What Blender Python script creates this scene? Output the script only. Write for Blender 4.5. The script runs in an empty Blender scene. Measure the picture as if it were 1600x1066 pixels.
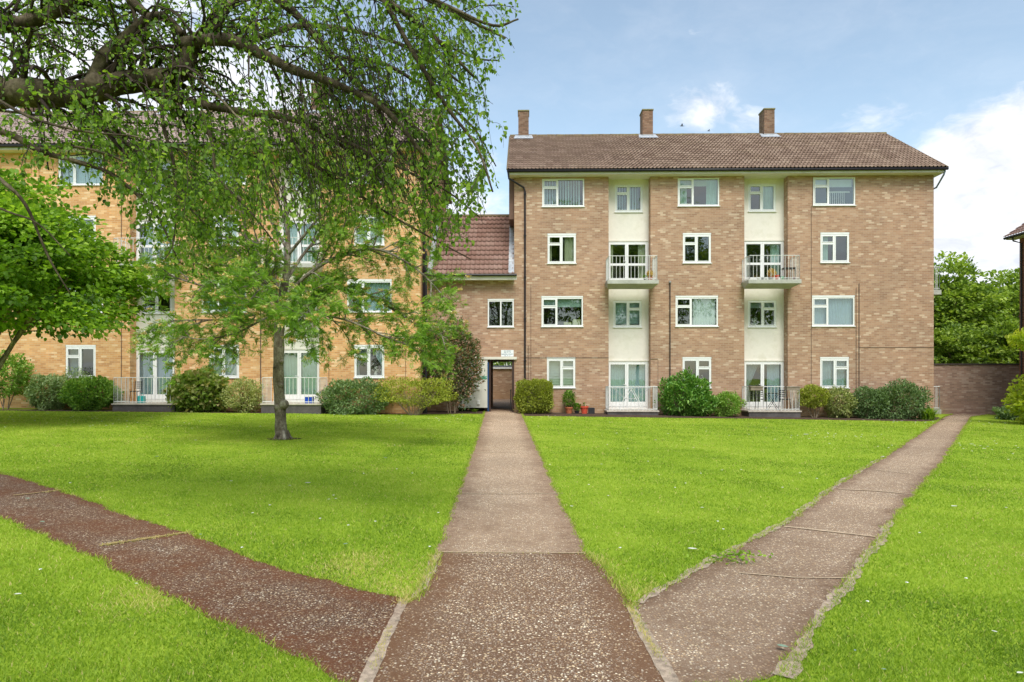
import bpy, math, random
import numpy as np
from mathutils import Vector
R = math.radians
PI = math.pi
SC = bpy.context.scene
COL = SC.collection

# ------------------------------------------------------------------ camera
TH = R(1.07); F = 1067.0; HZ = 586.0; EYE = 1.7
cam = bpy.data.cameras.new('camera'); camo = bpy.data.objects.new('camera', cam); COL.objects.link(camo)
camo.location = (0, 0, EYE); camo.rotation_euler = (R(90), 0, TH)
cam.sensor_width = 36; cam.lens = 36 * F / 1600; cam.shift_y = (HZ - 533) / 1600
cam.clip_start = 0.05; cam.clip_end = 3000
SC.camera = camo
SC.render.resolution_x = 1024; SC.render.resolution_y = 682

# ------------------------------------------------------------------ light
SUN_EL, SUN_AZ = 54, 171          # azimuth clockwise from +Y : behind the camera, to the right
sd = bpy.data.lights.new('sun', 'SUN'); so = bpy.data.objects.new('sun', sd); COL.objects.link(so)
sd.energy = 1.6; sd.angle = R(26); sd.color = (1, .955, .88)
sv = Vector((math.sin(R(SUN_AZ)) * math.cos(R(SUN_EL)), math.cos(R(SUN_AZ)) * math.cos(R(SUN_EL)), math.sin(R(SUN_EL))))
so.rotation_euler = sv.to_track_quat('Z', 'Y').to_euler(); so.location = (10, -20, 30)
SC.view_settings.view_transform = 'Standard'; SC.view_settings.look = 'None'
SC.view_settings.gamma = 1; SC.view_settings.exposure = 1.05
SC.view_settings.use_curve_mapping = False

# pixel helpers (photograph 1600x1066): a ray through the pixel
def ray(px, py):
    u = (px - 800) / F; v = (HZ - py) / F
    return (u * math.cos(TH) - math.sin(TH), math.cos(TH) + u * math.sin(TH), v)
def W(px, py, Y):
    d = ray(px, py); t = Y / d[1]
    return Vector((d[0] * t, Y, EYE + d[2] * t))
def WX(px, Y): return W(px, HZ, Y).x
def WZ(px, py, Y): return W(px, py, Y).z
GB, GC = -0.014, 0.003
def G(x, y): return GB * max(-32, min(32, x)) + GC * max(-10, min(60, y))
def GP(px, py):
    d = ray(px, py); t = EYE / (GB * d[0] + GC * d[1] - d[2])
    return (d[0] * t, d[1] * t)

# ------------------------------------------------------------------ materials
def NT(name):
    m = bpy.data.materials.new(name); m.use_nodes = True
    nt = m.node_tree; nt.nodes.clear()
    return m, nt
class N:
    def __init__(s, nt): s.nt = nt
    def __call__(s, typ, props=None, **ins):
        n = s.nt.nodes.new(typ)
        if props:
            for k, v in props.items(): setattr(n, k, v)
        for k, v in ins.items():
            key = int(k[1:]) if k[0] == '_' and k[1:].isdigit() else k.replace('__', ' ')
            sock = n.inputs[key]
            if isinstance(v, tuple) and len(v) == 2 and hasattr(v[0], 'outputs'): s.nt.links.new(v[0].outputs[v[1]], sock)
            elif hasattr(v, 'outputs'): s.nt.links.new(v.outputs[0], sock)
            else: sock.default_value = v
        return n
    def ramp(s, fac, stops, interp='LINEAR'):
        n = s('ShaderNodeValToRGB'); n.color_ramp.interpolation = interp
        e = n.color_ramp.elements
        while len(e) < len(stops): e.new(0.5)
        for el, (p, c) in zip(e, stops):
            el.position = p; el.color = (*c, 1) if len(c) == 3 else (c[0],) * 3 + (1,)
        s.nt.links.new(fac[0].outputs[fac[1]] if isinstance(fac, tuple) else fac.outputs[0], n.inputs[0])
        return n
    def math(s, op, a, b=0.0, c=None, clamp=False):
        n = s('ShaderNodeMath', {'operation': op, 'use_clamp': clamp}, _0=a, _1=b)
        if c is not None:
            if hasattr(c, 'outputs'): s.nt.links.new(c.outputs[0], n.inputs[2])
            else: n.inputs[2].default_value = c
        return n
    def mix(s, fac, a, b, mode='MIX'):
        n = s('ShaderNodeMix', {'data_type': 'RGBA', 'blend_type': mode, 'clamp_factor': True})
        def put(i, v):
            if isinstance(v, tuple) and len(v) == 2 and hasattr(v[0], 'outputs'): s.nt.links.new(v[0].outputs[v[1]], n.inputs[i])
            elif hasattr(v, 'outputs'): s.nt.links.new(v.outputs[2] if v.bl_idname == 'ShaderNodeMix' else v.outputs[0], n.inputs[i])
            elif isinstance(v, tuple): n.inputs[i].default_value = (*v, 1) if len(v) == 3 else v
            else: n.inputs[i].default_value = v
        put(0, fac); put(6, a); put(7, b)
        return n
def C(n): return (n, 2) if n.bl_idname == 'ShaderNodeMix' else (n, 0)
def noise(n, vec, scale, detail=4, rough=.55):
    return n('ShaderNodeTexNoise', Vector=vec, Scale=scale, Detail=detail, Roughness=rough)
def finish(m, nt, n, col, rough=.8, bump=None, bstr=.3, bdist=.01, spec=.3, metallic=0, normal=None):
    b = n('ShaderNodeBsdfPrincipled', Roughness=rough, Metallic=metallic)
    b.inputs['Specular IOR Level'].default_value = spec
    if hasattr(col, 'outputs'): col = C(col)
    if isinstance(col, tuple) and hasattr(col[0], 'outputs'): nt.links.new(col[0].outputs[col[1]], b.inputs['Base Color'])
    else: b.inputs['Base Color'].default_value = (*col, 1)
    if bump is not None:
        bn = n('ShaderNodeBump', Strength=bstr, Distance=bdist, Height=bump)
        nt.links.new(bn.outputs[0], b.inputs['Normal'])
    o = n('ShaderNodeOutputMaterial'); nt.links.new(b.outputs[0], o.inputs[0])
    return m
def pos(n): return n('ShaderNodeNewGeometry')
MC = {}
def plain(name, col, rough=.6, var=.12, scale=6, spec=.3, metallic=0, bump=.15, stain=None):
    if name in MC: return MC[name]
    m, nt = NT(name); n = N(nt); g = pos(n)
    a = noise(n, g, scale, 5); b = noise(n, g, scale * 7, 3)
    s = n.math('ADD', n.math('MULTIPLY', a, .65), n.math('MULTIPLY', b, .35))
    lo = tuple(max(0, c * (1 - var * 2)) for c in col); hi = tuple(min(1, c * (1 + var)) for c in col)
    c = n.ramp(s, [(.3, lo), (.55, col), (.75, hi)])
    if stain:
        st = n.ramp(noise(n, g, 1.7, 6, .7), [(.52, (0,)), (.72, (1,))])
        c = n.mix(n.math('MULTIPLY', st, .6), C(c), stain)
    MC[name] = finish(m, nt, n, c, rough, b, bump, .004, spec, metallic)
    return MC[name]

def brick(name, cols, mortar, stain=(.25, .2, .16), stain_amt=.25, low=None, gain=(1, 1, 1)):
    m, nt = NT(name); n = N(nt); g = pos(n)
    sep = n('ShaderNodeSeparateXYZ', Vector=g)
    u = n.math('ADD', (sep, 0), (sep, 1))
    vec = n('ShaderNodeCombineXYZ', X=u, Y=(sep, 2))
    rz = n.math('MULTIPLY', (sep, 2), 1 / .075); row = n.math('FLOOR', rz)
    cu = n.math('ADD', n.math('MULTIPLY', u, 1 / .225), n.math('MULTIPLY', n.math('FLOORED_MODULO', row, 2.0), .5)); cell = n.math('FLOOR', cu)
    wn = n('ShaderNodeTexWhiteNoise', {'noise_dimensions': '2D'}, Vector=n('ShaderNodeCombineXYZ', X=cell, Y=row))
    fx, fz = n.math('FRACT', cu), n.math('FRACT', rz)
    mo = n.math('MAXIMUM', n.math('LESS_THAN', fx, .045), n.math('LESS_THAN', fz, .14))
    mean = [sum(c[k] for c in cols) / len(cols) for k in range(3)]
    stops = [(i / len(cols), tuple(c[k] * .62 + mean[k] * .38 for k in range(3))) for i, c in enumerate(cols)]
    rc = n.ramp((wn, 0), stops, 'CONSTANT')
    big = noise(n, vec, .45, 4, .6)
    shade = n.ramp(big, [(.3, (.80, .80, .80)), (.7, (1.1, 1.07, 1.04))])
    c1 = n.mix(1.0, C(n.mix(1.0, C(rc), gain, 'MULTIPLY')), C(shade), 'MULTIPLY')
    fine = noise(n, vec, 45, 4, .7)
    c2 = n.mix(1.0, C(c1), C(n.ramp(fine, [(.25, (.86,) * 3), (.8, (1.12,) * 3)])), 'MULTIPLY')
    # weathered streaks
    mp = n('ShaderNodeMapping', Vector=vec, Scale=(1.6, .25, 1))
    st = n.ramp(noise(n, mp, 1.0, 6, .65), [(.5, (0,)), (.75, (1,))])
    c3 = n.mix(n.math('MULTIPLY', st, stain_amt), C(c2), stain)
    if low:
        zz = n.ramp(n.math('ADD', (sep, 2), n.math('MULTIPLY', noise(n, vec, 1.2, 4), .5)), [(.0, (1,)), (.95, (.8,)), (1.0, (0,))])
        zz.color_ramp.elements[0].position = 0
        mr = n('ShaderNodeMapRange', Value=n.math('ADD', (sep, 2), n.math('MULTIPLY', noise(n, vec, 1.2, 4), .8)), _1=low[0], _2=low[1], _3=1.0, _4=0.0)
        c3 = n.mix(n.math('MULTIPLY', mr, .5), C(c3), low[2])
    c4 = n.mix(mo, C(c3), mortar)
    h = n.math('SUBTRACT', 1.0, mo)
    hh = n.math('ADD', h, n.math('MULTIPLY', fine, .3))
    return finish(m, nt, n, c4, .9, hh, .5, .006, .2)

BR_P = brick('pinkish buff brick', [(.33, .195, .125), (.43, .27, .18), (.38, .23, .145), (.45, .30, .205), (.27, .16, .105), (.64, .52, .40), (.41, .25, .165), (.48, .335, .24), (.36, .22, .15), (.43, .285, .195), (.52, .39, .29), (.31, .19, .135), (.39, .25, .17), (.44, .29, .20), (.35, .21, .14), (.30, .175, .11)],
             (.44, .35, .27), (.28, .17, .115), .28, (.2, 1.6, (.42, .26, .11)), (1.08, 1.06, 1.06))
BR_O = brick('orange buff brick', [(.56, .30, .125), (.64, .38, .175), (.47, .235, .095), (.68, .45, .23), (.56, .32, .14), (.80, .65, .44), (.60, .345, .155), (.70, .51, .30), (.62, .38, .185), (.52, .285, .125), (.42, .21, .09), (.66, .42, .20)],
             (.62, .48, .31), (.44, .25, .11), .25, None, (1.16, 1.08, 1.0))
BR_W = brick('weathered garden brick', [(.26, .17, .135), (.32, .215, .17), (.20, .13, .105), (.34, .245, .205), (.27, .175, .14), (.42, .33, .29)],
             (.30, .24, .205), (.12, .09, .075), .4, None, (1.25, 1.2, 1.15))
BR_R = brick('red brick', [(.21, .07, .04), (.28, .10, .06), (.17, .055, .035), (.32, .13, .08)], (.25, .2, .16), (.1, .05, .04), .3)
BR_C = brick('chimney brick', [(.20, .11, .07), (.27, .16, .11), (.16, .09, .06), (.31, .2, .14)], (.22, .18, .15), (.09, .07, .05), .5)

def attr_leaf(name, cols, trans=.45, rough=.5, vein=0):
    """leaf material: colour from per-leaf tint (real leaf-to-leaf variation)"""
    m, nt = NT(name); n = N(nt)
    at = n('ShaderNodeAttribute', {'attribute_name': 'tint'})
    k = len(cols) - 1
    c = n.ramp((at, 2), [(i / k, cc) for i, cc in enumerate(cols)])
    b = n('ShaderNodeBsdfPrincipled', Roughness=rough); nt.links.new(c.outputs[0], b.inputs['Base Color'])
    b.inputs['Specular IOR Level'].default_value = .35
    t = n('ShaderNodeBsdfTranslucent')
    tc = n.mix(1.0, C(c), (1.5, 1.55, .7), 'MULTIPLY'); nt.links.new(tc.outputs[2], t.inputs[0])
    mx = n('ShaderNodeMixShader', _0=trans); nt.links.new(b.outputs[0], mx.inputs[1]); nt.links.new(t.outputs[0], mx.inputs[2])
    o = n('ShaderNodeOutputMaterial'); nt.links.new(mx.outputs[0], o.inputs[0])
    return m

def bark(name, c0, c1, c2, sc=6):
    m, nt = NT(name); n = N(nt); g = pos(n)
    mp = n('ShaderNodeMapping', Vector=g, Scale=(1, 1, .55))
    a = noise(n, mp, sc, 7, .65); v = n('ShaderNodeTexVoronoi', Vector=mp, Scale=sc * 5)
    a2 = noise(n, g, sc * 6, 4, .6)
    s = n.math('ADD', n.math('MULTIPLY', a, .75), n.math('MULTIPLY', a2, .3))
    c = n.ramp(s, [(.35, c0), (.52, c1), (.68, c2)])
    h = n.math('ADD', a2, n.math('MULTIPLY', v, .5))
    return finish(m, nt, n, c, .92, h, .8, .02, .15)

M_BARK = bark('mottled grey bark', (.055, .042, .032), (.20, .165, .13), (.42, .39, .32), 5)
M_BIRCH = bark('pale peeling bark', (.022, .017, .012), (.075, .06, .04), (.22, .185, .125), 3.2)
M_TWIG = plain('twig brown', (.055, .038, .03), .85, .3, 20)
M_STEM = plain('dry shrub stem', (.26, .20, .14), .85, .25, 18)
L_BIRCH = attr_leaf('birch leaf', [(.05, .11, .018), (.115, .215, .028), (.21, .35, .04), (.36, .50, .07)], .52)
L_ROWAN = attr_leaf('rowan leaf', [(.08, .17, .03), (.16, .30, .045), (.26, .42, .07), (.40, .54, .12)], .42)
L_FLOWER = attr_leaf('rowan blossom', [(.55, .33, .14), (.70, .52, .26), (.82, .74, .48)], .3)
L_LIME = attr_leaf('hazel leaf', [(.075, .155, .018), (.155, .295, .026), (.26, .43, .04), (.39, .55, .075)], .42)
L_FAR = attr_leaf('far foliage', [(.09, .16, .03), (.18, .28, .04), (.30, .42, .06), (.44, .54, .11)], .3)
L_DARK = attr_leaf('laurel leaf', [(.025, .08, .016), (.06, .18, .026), (.14, .31, .045), (.28, .45, .10)], .2, .35)
L_MID = attr_leaf('mid green leaf', [(.05, .12, .02), (.11, .24, .035), (.21, .38, .055), (.34, .50, .10)], .3)
L_GREY = attr_leaf('grey green leaf', [(.06, .12, .045), (.14, .23, .085), (.24, .35, .14), (.40, .49, .25)], .25)
L_YEL = attr_leaf('yellow green leaf', [(.12, .15, .02), (.25, .30, .035), (.40, .45, .06), (.56, .58, .12)], .3)
L_VAR = attr_leaf('variegated leaf', [(.08, .14, .03), (.20, .27, .07), (.42, .45, .17), (.64, .62, .34)], .25)
L_PINK = attr_leaf('flushed leaf', [(.025, .07, .02), (.06, .13, .035), (.13, .19, .07), (.33, .19, .13), (.44, .25, .19)], .2)
L_LIMEY = attr_leaf('acid leaf', [(.16, .26, .02), (.28, .38, .03), (.42, .50, .05), (.55, .58, .08)], .4)
L_GRASS = attr_leaf('grass blade', [(.105, .20, .014), (.205, .325, .023), (.31, .445, .036), (.43, .52, .075), (.62, .50, .24)], .35, .6)

M_WHITE = plain('white window plastic', (.80, .81, .82), .35, .03, 3, .5, bump=.02)
M_SILL = plain('white sill', (.72, .73, .72), .45, .06, 4)
M_CREAM = plain('cream render', (.76, .72, .665), .75, .04, 1.3, stain=(.58, .55, .44), bump=.1)
M_CREAMW = plain('pale render', (.70, .69, .62), .7, .05, 1.6, stain=(.55, .53, .47), bump=.1)
M_CONC = plain('balcony concrete', (.46, .46, .42), .85, .14, 2.5, stain=(.27, .28, .24))
M_SLAB = plain('patio concrete', (.52, .47, .41), .9, .15, 3, stain=(.34, .30, .26))
M_SLABD = plain('dark slab side', (.11, .10, .10), .9, .2, 3, stain=(.05, .05, .05))  # plinth sides, much darker than the slab top
M_RAIL = plain('painted rail', (.74, .75, .74), .45, .08, 9)
M_BLACK = plain('black pipe plastic', (.022, .02, .025), .4, .2, 6)
M_CABLE = plain('cable', (.13, .09, .07), .7, .2, 6)
M_BROWNP = plain('brown cladding', (.17, .10, .075), .7, .1, 4)
M_LEAD = plain('lead flashing', (.42, .45, .50), .5, .2, 7, stain=(.62, .64, .66))
M_FASCIA = plain('fascia paint', (.60, .58, .50), .6, .08, 3, stain=(.40, .37, .3))
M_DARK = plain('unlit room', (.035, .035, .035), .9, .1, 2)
M_SOIL = plain('bed soil', (.085, .052, .035), .95, .4, 9, stain=(.17, .11, .075), bump=.6)
M_TERRA = plain('terracotta', (.46, .15, .07), .8, .12, 12)
M_RED = plain('red plastic pot', (.60, .09, .05), .5, .08, 12)
M_PBLK = plain('black plastic pot', (.03, .03, .035), .5, .2, 12)
M_PWHT = plain('white pot', (.75, .75, .73), .5, .06, 12)
M_PGRN = plain('green plastic pot', (.02, .40, .17), .45, .08, 12)
M_BLUE = plain('blue plastic', (.012, .07, .48), .4, .06, 8)
M_NAVY = plain('blue door paint', (.012, .085, .26), .4, .1, 5)
M_TEAL = plain('teal plastic', (.03, .42, .42), .4, .08, 8)
M_IRON = plain('dark metal furniture', (.035, .035, .035), .5, .2, 10)
M_WOODP = plain('weathered planter wood', (.27, .22, .18), .85, .15, 8)
M_SIGN = plain('sign white', (.80, .83, .86), .4, .03, 5, bump=.01)
M_SBLUE = plain('sign lettering blue', (.08, .16, .26), .5, .03, 5, bump=.01)
M_SGRN = plain('sign green', (.02, .33, .20), .45, .05, 5, bump=.01)
M_VENT = plain('vent cover white', (.84, .84, .80), .4, .04, 5)
M_KERB = plain('worn kerb concrete', (.46, .36, .27), .95, .35, 22, stain=(.20, .12, .08), bump=.3)
M_DRY = plain('dry grass joint', (.42, .30, .14), .95, .3, 30, stain=(.22, .14, .08), bump=.6)
M_LITTER = plain('pale fallen leaf', (.62, .64, .55), .7, .1, 30)
M_LITTER2 = plain('grey green fallen leaf', (.22, .33, .24), .6, .15, 30)
M_DAISY = plain('daisy petal', (.80, .80, .76), .6, .05, 30)
CUR = {'white': plain('white net', (.66, .74, .74), .9, .05, 8), 'mint': plain('mint curtain', (.46, .64, .60), .9, .06, 8),
       'cream': plain('cream curtain', (.60, .62, .44), .9, .06, 8), 'blue': plain('blue grey curtain', (.42, .55, .66), .9, .06, 8),
       'pale': plain('pale blue curtain', (.50, .66, .70), .9, .05, 8), 'grey': plain('grey voile', (.33, .40, .43), .9, .08, 8)}

def mk_glass():
    m, nt = NT('window glass'); n = N(nt)
    t = n('ShaderNodeBsdfTransparent', Color=(.82, .88, .86, 1)); g = n('ShaderNodeBsdfGlossy', Roughness=.015, Color=(.95, 1, .98, 1))
    lw = n('ShaderNodeLayerWeight', Blend=.35)
    geo = pos(n); nz = noise(n, geo, 1.3, 2)
    bn = n('ShaderNodeBump', Strength=.03, Distance=.05, Height=nz); nt.links.new(bn.outputs[0], g.inputs['Normal'])
    f = n.math('ADD', n.math('MULTIPLY', (lw, 0), .5), .13, clamp=True)
    mx = n('ShaderNodeMixShader', _0=f); nt.links.new(t.outputs[0], mx.inputs[1]); nt.links.new(g.outputs[0], mx.inputs[2])
    o = n('ShaderNodeOutputMaterial'); nt.links.new(mx.outputs[0], o.inputs[0])
    return m
M_GLASS = mk_glass()

def mk_tile(name, cols, lich=(.34, .30, .12), la=.35):
    m, nt = NT(name); n = N(nt); g = pos(n)
    at = n('ShaderNodeAttribute', {'attribute_name': 'tint'})
    k = len(cols) - 1
    c = n.ramp((at, 2), [(i / k, cc) for i, cc in enumerate(cols)])
    nn = noise(n, g, 12, 6, .7); big = noise(n, g, .7, 5, .6)
    c = n.mix(1.0, C(c), C(n.ramp(nn, [(.25, (.72,) * 3), (.75, (1.25,) * 3)])), 'MULTIPLY')
    l = n.ramp(big, [(.52, (0,)), (.75, (1,))])
    sp = n.ramp(noise(n, g, 30, 3), [(.5, (0,)), (.62, (1,))])
    c = n.mix(n.math('MULTIPLY', n.math('MULTIPLY', l, sp), la), C(c), lich)
    return finish(m, nt, n, c, .85, nn, .4, .01, .25)
T_MAIN = mk_tile('weathered brown roof tile', [(.165, .108, .082), (.23, .158, .122), (.30, .215, .168), (.39, .30, .24)])
T_LINK = mk_tile('red brown roof tile', [(.19, .105, .085), (.25, .145, .118), (.31, .195, .165), (.39, .27, .23)], (.5, .42, .38), .3)
T_GREYT = mk_tile('greyed roof tile', [(.25, .18, .16), (.32, .245, .22), (.40, .32, .29), (.46, .39, .35)])

def mk_lawn():
    m, nt = NT('mown lawn'); n = N(nt); g = pos(n)
    a = noise(n, g, .5, 5, .6); b = noise(n, g, 3.5, 5, .65)
    mp = n('ShaderNodeMapping', Vector=g, Scale=(1, .45, 1)); c = noise(n, mp, 40, 4, .7)
    s = n.math('ADD', n.math('MULTIPLY', a, .45), n.math('ADD', n.math('MULTIPLY', b, .3), n.math('MULTIPLY', c, .35)))
    col = n.ramp(s, [(.30, (.115, .20, .014)), (.46, (.205, .315, .022)), (.60, (.29, .40, .035)), (.78, (.40, .44, .08))])
    return finish(m, nt, n, col, .95, c, .6, .02, .1)
M_LAWN = mk_lawn()

def mk_path(name, moss_amt, mosscol, basecol=(.17, .115, .085), dark=1.0, grad=None, edge=1.0):
    m, nt = NT(name); n = N(nt); g = pos(n)
    sep = n('ShaderNodeSeparateXYZ', Vector=g); vec = n('ShaderNodeCombineXYZ', X=(sep, 0), Y=(sep, 1))
    wob = noise(n, vec, 60, 2); 
    v = n('ShaderNodeTexVoronoi', Vector=vec, Scale=52, Randomness=1.0)
    v2 = n('ShaderNodeTexVoronoi', Vector=vec, Scale=105, Randomness=1.0)
    s1 = n('ShaderNodeSeparateColor', Color=(v, 1)); s2 = n('ShaderNodeSeparateColor', Color=(v2, 1))
    peb = n.ramp((s1, 0), [(0, (.22, .13, .08)), (.22, (.38, .26, .165)), (.42, (.52, .39, .26)), (.60, (.37, .31, .27)), (.74, (.66, .55, .41)), (.88, (.82, .75, .64))], 'CONSTANT')
    peb2 = n.ramp((s2, 0), [(0, (.14, .09, .07)), (.4, (.27, .19, .14)), (.75, (.42, .34, .28)), (.92, (.6, .54, .47))], 'CONSTANT')
    in1 = n.ramp((v, 0), [(.34, (1,)), (.44, (0,))]); pick = n.math('GREATER_THAN', (s1, 1), .30)
    in2 = n.ramp((v2, 0), [(.40, (1,)), (.55, (0,))])
    big = noise(n, vec, .9, 6, .65)
    moss = n.math('MULTIPLY', n.ramp(big, [(.36, (0,)), (.66, (1,))]), moss_amt)
    if grad:
        gg = n('ShaderNodeMapRange', {'interpolation_type': 'SMOOTHSTEP'}, Value=n.math('ADD', (sep, 1), n.math('MULTIPLY', big, 3.0)), _1=grad[0], _2=grad[1], _3=1.0, _4=grad[2])
        moss = n.math('MULTIPLY', moss, gg)
    ea = n('ShaderNodeAttribute', {'attribute_name': 'tint'}); ew = noise(n, vec, 2.2, 5, .65)
    ed_ = n('ShaderNodeMapRange', {'interpolation_type': 'SMOOTHSTEP'}, Value=n.math('ADD', (ea, 2), n.math('MULTIPLY', n.math('SUBTRACT', ew, .5), -.75)), _1=.04, _2=.46, _3=1.0, _4=0.0)
    moss = n.math('MAXIMUM', moss, n.math('MULTIPLY', ed_, edge), clamp=True)
    gr = noise(n, vec, 220, 3, .7)
    bc = n.mix(1.0, basecol, C(n.ramp(gr, [(.3, (.6,) * 3), (.7, (1.45,) * 3)])), 'MULTIPLY')
    msk2 = n.math('MULTIPLY', in2, n.math('SUBTRACT', 1.0, n.math('MULTIPLY', moss, .6)))
    c = n.mix(msk2, C(bc), C(peb2))
    msk1 = n.math('MULTIPLY', n.math('MULTIPLY', in1, pick), n.math('SUBTRACT', 1.0, n.math('MULTIPLY', moss, .35)))
    c = n.mix(msk1, C(c), C(peb))
    mn = noise(n, vec, 9, 6, .75)
    mm = n.math('MULTIPLY', moss, n.ramp(mn, [(.33, (.38,)), (.58, (.95,))]))
    c = n.mix(n.math('MULTIPLY', mm, n.math('SUBTRACT', .9, n.math('MULTIPLY', msk1, .42))), C(c), mosscol)
    c = n.mix(1.0, C(c), C(n.ramp(noise(n, vec, .33, 4), [(.3, (.86 * dark, .845 * dark, .77 * dark)), (.7, (1.18 * dark, 1.17 * dark, 1.07 * dark))])), 'MULTIPLY')
    h = n.math('ADD', msk1, n.math('ADD', n.math('MULTIPLY', msk2, .5), n.math('MULTIPLY', gr, .4)))
    return finish(m, nt, n, c, .85, h, .9, .006, .25)
P_MAIN = mk_path('pebble path', .55, (.105, .052, .028), (.105, .063, .040), 1.55)
P_FAR = mk_path('clean pebble path', .9, (.125, .075, .050), (.30, .22, .165), 1.55, (8.0, 17.0, .08))
P_LEFT = mk_path('mossy pebble path', 1.3, (.125, .046, .020), (.070, .038, .025), 1.25)
P_RIGHT = mk_path('worn pebble path', .9, (.10, .058, .038), (.22, .160, .118), 1.5, (6.0, 15.0, .12))
M_JOINT = plain('pale joint', (.54, .41, .28), .95, .25, 40, stain=(.30, .19, .11), bump=.2)

# ------------------------------------------------------------------ world
wd = bpy.data.worlds.new('World'); SC.world = wd; wd.use_nodes = True
nt = wd.node_tree; nt.nodes.clear(); n = N(nt)
sky = n('ShaderNodeTexSky', {'sky_type': 'NISHITA', 'sun_disc': False, 'sun_elevation': R(SUN_EL), 'sun_rotation': R(SUN_AZ), 'air_density': 1.0, 'dust_density': 1.4, 'ozone_density': 1.2})
tc = n('ShaderNodeTexCoord'); D = (tc, 0)
mp = n('ShaderNodeMapping', Vector=D, Scale=(1, 1, 2.1))
warp = noise(n, mp, 3.0, 5, .6)
wv = n('ShaderNodeVectorMath', {'operation': 'MULTIPLY_ADD'}, _0=(warp, 1), _1=(.25, .25, .25), _2=mp)
cn = noise(n, wv, 5.5, 10, .6)
fine = noise(n, wv, 16, 8, .62)
def blob(px, py, r0, r1, wgt=1.0, vs=1.0):
    d = Vector(ray(px, py)).normalized()
    s = n('ShaderNodeVectorMath', {'operation': 'SUBTRACT'}, _0=D, _1=tuple(d))
    m_ = n('ShaderNodeVectorMath', {'operation': 'MULTIPLY'}, _0=s, _1=(1, 1, vs))
    l = n('ShaderNodeVectorMath', {'operation': 'LENGTH'}, _0=m_)
    r = n('ShaderNodeMapRange', {'interpolation_type': 'SMOOTHSTEP'}, Value=(l, 1), _1=r0, _2=r1, _3=wgt, _4=0.0)
    return r
bl = [blob(1640, 420, .14, .27, 1.45, 1.1), blob(1500, 470, .04, .20, 1.0, 1.2), blob(1350, 190, .0, .14, .60, 1.9), blob(1090, 180, .0, .11, .50, 1.4), blob(1175, 190, .0, .08, .52, 1.6), blob(965, 192, .0, .08, .52, 2.4),
      blob(700, 330, .02, .22, .75, 1.1), blob(180, 180, .05, .45, .85, 1.0), blob(1080, 50, .0, .035, .35, 1.0)]
acc = bl[0]
for b_ in bl[1:]: acc = n.math('MAXIMUM', acc, b_)
sepD = n('ShaderNodeSeparateXYZ', Vector=D)
behind = n('ShaderNodeMapRange', Value=(sepD, 1), _1=.25, _2=-.1, _3=0.0, _4=.62)  # unseen cloud cover behind the camera, added for neutral fill light
acc = n.math('MAXIMUM', acc, behind)
nz = n.math('ADD', n.math('MULTIPLY', cn, .8), n.math('MULTIPLY', fine, .35))
dens = n.math('ADD', acc, n.math('MULTIPLY', n.math('SUBTRACT', nz, .575), 1.9))
msk = n('ShaderNodeMapRange', {'interpolation_type': 'SMOOTHSTEP'}, Value=dens, _1=.30, _2=.95, _3=0.0, _4=1.0)
veil = n('ShaderNodeMapRange', Value=n.math('MULTIPLY', cn, 1.0), _1=.4, _2=.8, _3=.03, _4=.22)
msk2 = n.math('MAXIMUM', msk, veil)
ccol = n.ramp(fine, [(.3, (4.6, 4.9, 5.5)), (.6, (6.6, 6.8, 7.1))])
for e_, cc in zip(ccol.color_ramp.elements, [(.66, .70, .77), (.93, .945, .97)]): e_.color = (*cc, 1)
cc2 = n.mix(1.0, C(ccol), (5.6, 5.6, 5.7), 'MULTIPLY')
hs = n('ShaderNodeHueSaturation', Saturation=.84, Value=1.10, Color=sky)
hs = n.mix(1.0, C(hs), (.98, 1.03, .95), 'MULTIPLY')
skm = n.mix(msk2, C(hs), C(cc2))
bg = n('ShaderNodeBackground', Strength=.108); nt.links.new(skm.outputs[2], bg.inputs[0])
ow = n('ShaderNodeOutputWorld'); nt.links.new(bg.outputs[0], ow.inputs[0])

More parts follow.
